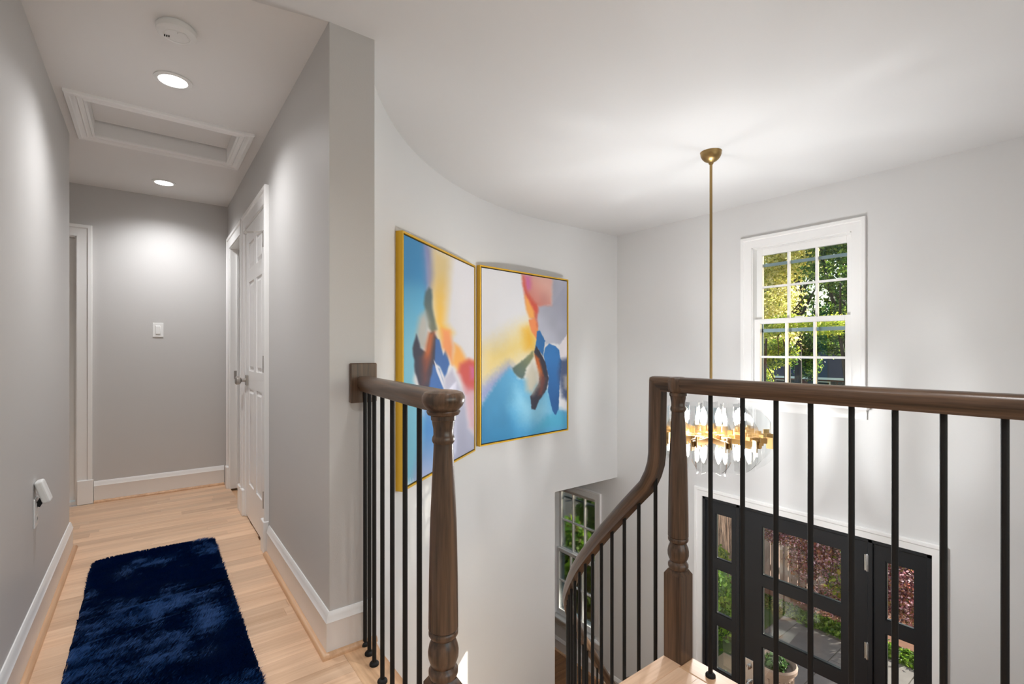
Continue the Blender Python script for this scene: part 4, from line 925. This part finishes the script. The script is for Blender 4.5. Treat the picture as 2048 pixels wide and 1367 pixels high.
m = MB(); m.box(6.6, 13, 5.4, 40, ZG - .012, ZG + .006); outst(m.build('driveway', M['asphalt']), 'grey driveway outside the lower window', 'driveway')
# fence
fe = thing('plank_fence', (8.55, 5, ZG), 'weathered vertical plank fence behind the red maple', 'fence')
y = 2.9
while y < 6.2:
    MB().box(8.55, 8.575, y, y + .135, ZG + .06, -1.25 + random.uniform(-.02, .02)).build('plank', M['fence'], fe); y += .145
m = MB(); m.box(8.575, 8.62, 2.9, 6.2, -1.5, -1.41); m.build('fence_rail', M['fence'], fe); m = MB(); m.box(8.575, 8.62, 2.9, 6.2, -2.6, -2.51); m.build('fence_rail', M['fence'], fe)
for y_ in (2.92, 4.5, 6.1):
    m = MB(); m.box(8.62, 8.72, y_, y_ + .1, ZG, -1.2); m.build('fence_post', M['fence'], fe)
# red maple
mp_ = thing('red_maple', (8.15, 2.35, ZG), 'small red-leaved maple beside the path, seen through the door glass', 'tree')
mb = MB(); trunk_mesh(mb, [(8.15, 2.35, ZG), (8.12, 2.4, -2.5), (8.05, 2.55, -2.1), (7.95, 2.75, -1.7)], .05, .02, 8); trunk_mesh(mb, [(8.12, 2.38, -2.5), (8.2, 2.2, -2.1), (8.1, 1.95, -1.6)], .035, .015, 8); mb.build('trunk', M['darkbark'], mp_)
red = [(170, 108, 118), (214, 168, 182), (112, 66, 76), (236, 204, 216), (170, 104, 92), (90, 52, 58), (180, 130, 90), (130, 110, 66)]
foliage('foliage', mp_, 42000, [(7.8, 3.4, -1.66, .3, .34, .15), (8.0, 2.95, -1.95, .45, .45, .38), (8.1, 2.3, -1.95, .45, .5, .5), (7.95, 1.9, -2.0, .45, .45, .5), (8.3, 2.5, -1.3, .6, .8, .36), (7.95, 2.7, -2.5, .35, .55, .14)], .019, red, 21, shell=.3, flat=.3)
gb = thing('green_shrub', (9.0, 2.4, ZG), 'yellow-green shrub tangled behind the red maple', 'shrub')
mb = MB(); trunk_mesh(mb, [(9.0, 2.4, ZG), (9.0, 2.4, -2.0)], .03, .015, 6); mb.build('stem', M['darkbark'], gb)
foliage('foliage', gb, 14000, [(8.9, 2.45, -1.9, .55, .6, .65), (9.1, 1.7, -1.6, .55, .5, .7), (9.3, 3.2, -.75, .6, .7, .4), (8.0, 2.62, -2.1, .34, .26, .30), (8.0, 3.6, -1.45, .3, .3, .12)], .032, [(150, 168, 40), (104, 130, 44), (190, 200, 60), (90, 108, 50), (168, 150, 60)], 22)
# trunk and hedge by the porch
ot = thing('oak_trunk', (7.35, 3.88, ZG), 'thick rough-barked tree trunk outside the left sidelight', 'tree')
mb = MB(); trunk_mesh(mb, [(7.35, 3.88, ZG), (7.33, 3.90, -1.6), (7.3, 3.94, 0), (7.3, 4.1, 3), (7.9, 5.3, 8.5)], .33, .22, 22); mb.build('trunk', M['bark'], ot, auto=60)
foliage('foliage', ot, 4000, [(8.0, 5.5, 9.2, 2.2, 2.2, 1.4)], .10, [(96, 120, 48), (120, 140, 60)], 40)
def shrub(name, label, x, y, blobs, n, size, cols, seed, group=None):
    t = thing(name, (x, y, ZG), label, 'shrub', group); mb = MB()
    for k in range(3): trunk_mesh(mb, [(x, y, ZG), (x + .1 * math.cos(k * 2.1), y + .1 * math.sin(k * 2.1), ZG + .5)], .02, .01, 6)
    mb.build('stem', M['darkbark'], t); foliage('foliage', t, n, blobs, size, cols, seed); return t
grn = [(104, 146, 44), (130, 172, 58), (84, 124, 40), (156, 190, 74)]
shrub('boxwood_hedge', 'dense green hedge beside the porch, outside the left sidelight', 5.9, 3.75, [(5.6, 3.72, -2.38, .55, .45, .5), (6.3, 3.75, -2.33, .5, .45, .5), (5.95, 3.68, -2.05, .5, .38, .34)], 14000, .032, grn, 31)
shrub('garden_shrub', 'bright yellow-green shrub below the oak trunk', 6.8, 3.95, [(6.8, 3.93, -2.02, .2, .2, .26)], 2500, .04, [(176, 184, 50), (110, 140, 50), (150, 160, 60)], 32)
shrub('laurel_bush', 'bright green broad-leaved bush close outside the lower window', 5.7, 5.9, [(5.65, 5.95, -2.1, .4, .38, .42), (5.5, 5.3, -2.5, .35, .45, .33)], 3000, .075, [(140, 186, 56), (176, 210, 80), (96, 144, 46), (150, 140, 66)], 33)
shrub('round_bush', 'round green bush standing in the driveway, beyond the lower window', 8.1, 7.6, [(8.05, 7.55, -2.5, .45, .42, .40)], 5000, .045, grn, 34)
shrub('border_plant', 'low brownish green plant under the lower window', 4.9, 4.6, [(4.9, 4.75, -2.45, .35, .6, .45)], 2500, .05, [(90, 110, 50), (130, 110, 60), (110, 130, 60)], 35)
# urn, ornament
u = thing('urn_planter', (5.28, 2.36, ZL - .12), 'fluted stone urn planter on the porch beside the door', 'planter')
uz = ZL - .12
mb = MB(); mb.lathe([(uz, .15), (uz + .05, .15), (uz + .06, .12), (uz + .10, .10), (uz + .16, .075), (uz + .20, .085), (uz + .24, .12), (uz + .32, .155), (uz + .40, .16), (uz + .52, .165), (uz + .55, .165), (uz + .56, .20), (uz + .60, .205), (uz + .62, .19), (uz + .59, .16), (uz + .56, .15), (uz + .56, 0)], 5.28, 2.36, 28, cap=False); mb.build('bowl', M['urn'], u, auto=40)
for k in range(20):
    a = 2 * math.pi * k / 20; mb = MB(); mb.tube([(5.28 + r_ * math.cos(a), 2.36 + r_ * math.sin(a), uz + z) for z, r_ in ((.27, .135), (.34, .158), (.42, .162), (.50, .164))], .010, 6); mb.build('flute', M['urn'], u)
foliage('foliage', u, 260, [(5.28, 2.36, uz + .60, .11, .11, .06)], .035, [(60, 90, 50), (90, 120, 70)], 36)
mb = MB(); mb.lathe([(uz, .0), (uz, .045), (uz + .010, .041), (uz + .082, .005), (uz + .086, 0)], 5.50, 3.03, 4, cap=False); tag(mb.build('garden_pyramid', M['jade']), 'small pale green pyramid on the porch by the hedge', 'ornament')
# trees beyond the upper window
def tree(label, x, y, h, blobs, n, size, cols, seed, r=.16, extra=()):
    t = thing('garden_tree', (x, y, ZG), label, 'tree', 'trees beyond the upper window'); mb = MB(); trunk_mesh(mb, [(x, y, ZG), (x + .1, y + .05, ZG + h * .4), (x - .05, y - .1, ZG + h)], r, r * .5, 10)
    for (a, b) in extra: trunk_mesh(mb, [a, tuple((np.array(a) + np.array(b)) / 2 + np.array((0, .1, .1))), b], r * .4, r * .12, 7)
    mb.build('trunk', M['darkbark'], t); foliage('foliage', t, n, blobs, size, cols, seed); return t
yel = [(240, 230, 168), (226, 218, 140), (196, 200, 110), (250, 240, 190), (160, 160, 80)]
gre = [(130, 160, 66), (96, 132, 60), (160, 180, 84), (74, 106, 52)]
dk = [(62, 96, 50), (84, 116, 54), (48, 80, 44), (130, 150, 70)]
lime = [(206, 214, 76), (180, 196, 66), (150, 170, 60), (226, 222, 110)]
def branches(x, y, z, n, sd, ln):
    g = random.Random(sd); return [((x, y, z + g.uniform(-1.2, 1.6)), (x + g.uniform(-.6, .6) * ln, y + g.uniform(-1, 1) * ln, z + g.uniform(.6, 2.2) * ln)) for _ in range(n)]
tree('yellowing tree at the left of the upper window', 15.5, 7.6, 7, [(15.4, 7.3, 2.9, 1.2, 1.1, 1.0), (15.6, 7.0, 4.2, 1.4, 1.2, .8), (15.2, 7.0, 1.7, 1.0, .8, .6), (15.5, 6.2, 3.9, .9, .8, .6)], 17000, .05, yel, 51, extra=branches(15.5, 7.3, 1.5, 7, 1, 1.4))
tree('green tree at the right of the upper window', 14.6, 4.3, 7.5, [(14.6, 4.9, 3.4, .9, .9, .8), (14.6, 5.0, 1.9, .8, .7, .6), (14.4, 3.6, 2.4, 1.1, 1.0, 1.1), (14.8, 5.0, 4.3, 1.0, .9, .5)], 13000, .05, gre + dk, 52, extra=branches(14.6, 4.7, 1.2, 8, 2, 1.5))
tree('low bright tree crossing the middle of the upper window', 11.0, 5.2, 4.3, [(11.0, 4.6, 1.74, .6, .6, .20), (10.9, 5.2, 1.66, .5, .5, .22), (11.1, 3.9, 1.7, .6, .5, .22)], 5000, .03, lime, 53, r=.05, extra=branches(11.0, 4.7, .6, 5, 3, .5))
tree('dark slender tree far behind the yellow one', 24, 11.4, 11, [(24, 11.2, 7, 2.0, 1.4, 1.4), (24, 10.6, 4.4, 1.3, 1.0, 1.1)], 8000, .075, gre, 54, r=.2, extra=branches(24, 11, 3, 8, 4, 2))
tree('dark leafy tree farthest to the right', 22, 6.6, 11, [(22, 6.4, 5.8, 1.7, 1.3, 1.5), (22, 7.8, 7.0, 1.6, 1.5, .9), (22, 6.9, 3.0, 1.5, .9, .8)], 12000, .075, dk, 55, r=.24, extra=branches(22, 7, 3, 10, 5, 2.2))
tree('dark tree screening the neighbour house', 26, 9.8, 6, [(26, 9.9, 1.9, 1.2, 1.2, .8), (26, 11.8, 2.2, 1.4, 1.3, .9), (26, 8.4, 2.2, 1.4, 1.2, .8), (25.6, 10.0, .5, .5, .7, .7), (25, 8.6, 1.6, .6, 1.0, .7)], 18000, .06, dk + gre, 56, r=.2, extra=branches(26, 10, 1, 9, 6, 1.6))
tree('tall bare-stemmed dark tree in the gap', 20, 8.1, 12, [(20, 8.2, 8.4, 2.4, 2.2, 1.2), (20, 7.9, 4.6, 1.0, .8, .7), (20.5, 8.6, 3.2, .8, .9, .8)], 9500, .08, gre, 57, r=.15, extra=branches(20, 8.2, 3.2, 10, 7, 1.8))
tree('slim dark tree beside the bare-stemmed one', 21, 8.9, 12, [(21, 9.4, 8.8, 2.4, 2.2, 1.2)], 6000, .08, yel, 58, r=.12, extra=branches(21, 8.9, 3.5, 10, 8, 1.8))
tree('small sunlit tree at the lower left of the upper window', 14, 7.2, 4.2, [(14, 7.0, .55, .7, .6, .7), (14, 6.3, 1.1, .6, .6, .4)], 8000, .045, gre + lime, 60, r=.06)
tree('added broad green tree, out of view, breaking up the sun on the windows', 15.2, -3.0, 8, [(14.8, -2.6, 5.9, 1.6, 1.3, 1.1), (15.2, -4.2, 6.6, 1.5, 1.3, 1.1), (14.6, -1.2, 5.2, 1.0, .9, .6), (14.7, -.3, 3.2, 1.0, .8, .8)], 5200, .10, gre, 61, r=.22, extra=branches(15.2, -3, 3.5, 6, 9, 1.6))  # unseen crown added to block and dapple sun entering the front windows
shrub('far_hedge', 'long dark hedge closing off the far garden', 42, 18, [(44, y_, -.2, 1.4, 2.4, 2.6) for y_ in range(4, 34, 3)], 14000, .2, dk, 59)
# neighbour house
nh = thing('neighbour_house', (33, 12.5, ZG), 'low brick house with dark hipped roof beyond the trees', 'house')
m = MB(); m.box(32, 39, 8.5, 14.6, ZG, -.35); m.build('wall', M['brickred'], nh)
v = [(31.5, 8.0, -.38), (39.5, 8.0, -.38), (39.5, 15.1, -.38), (31.5, 15.1, -.38), (34.5, 10.6, 1.35), (36.5, 10.6, 1.35), (36.5, 12.5, 1.35), (34.5, 12.5, 1.35)]
obj('roof', v, [(3, 2, 1, 0), (4, 5, 6, 7), (0, 1, 5, 4), (1, 2, 6, 5), (2, 3, 7, 6), (3, 0, 4, 7)], M['roof'], nh)
m = MB(); m.box(31.48, 31.52, 8.0, 15.1, -.50, -.37); m.build('fascia', M['trim'], nh)
for y_ in (9.6, 11.2, 13.4):
    f_ = MB().box(31.95, 32.02, y_, y_ + .9, -1.7, -.62).build('window', M['trim'], nh); MB().box(31.93, 31.96, y_ + .06, y_ + .84, -1.64, -.68).build('pane', M['dark'], f_)
    for s_ in (-.32, .94): MB().box(31.94, 32.0, y_ + s_, y_ + s_ + .28, -1.7, -.62).build('shutter', M['blackdoor'], nh)
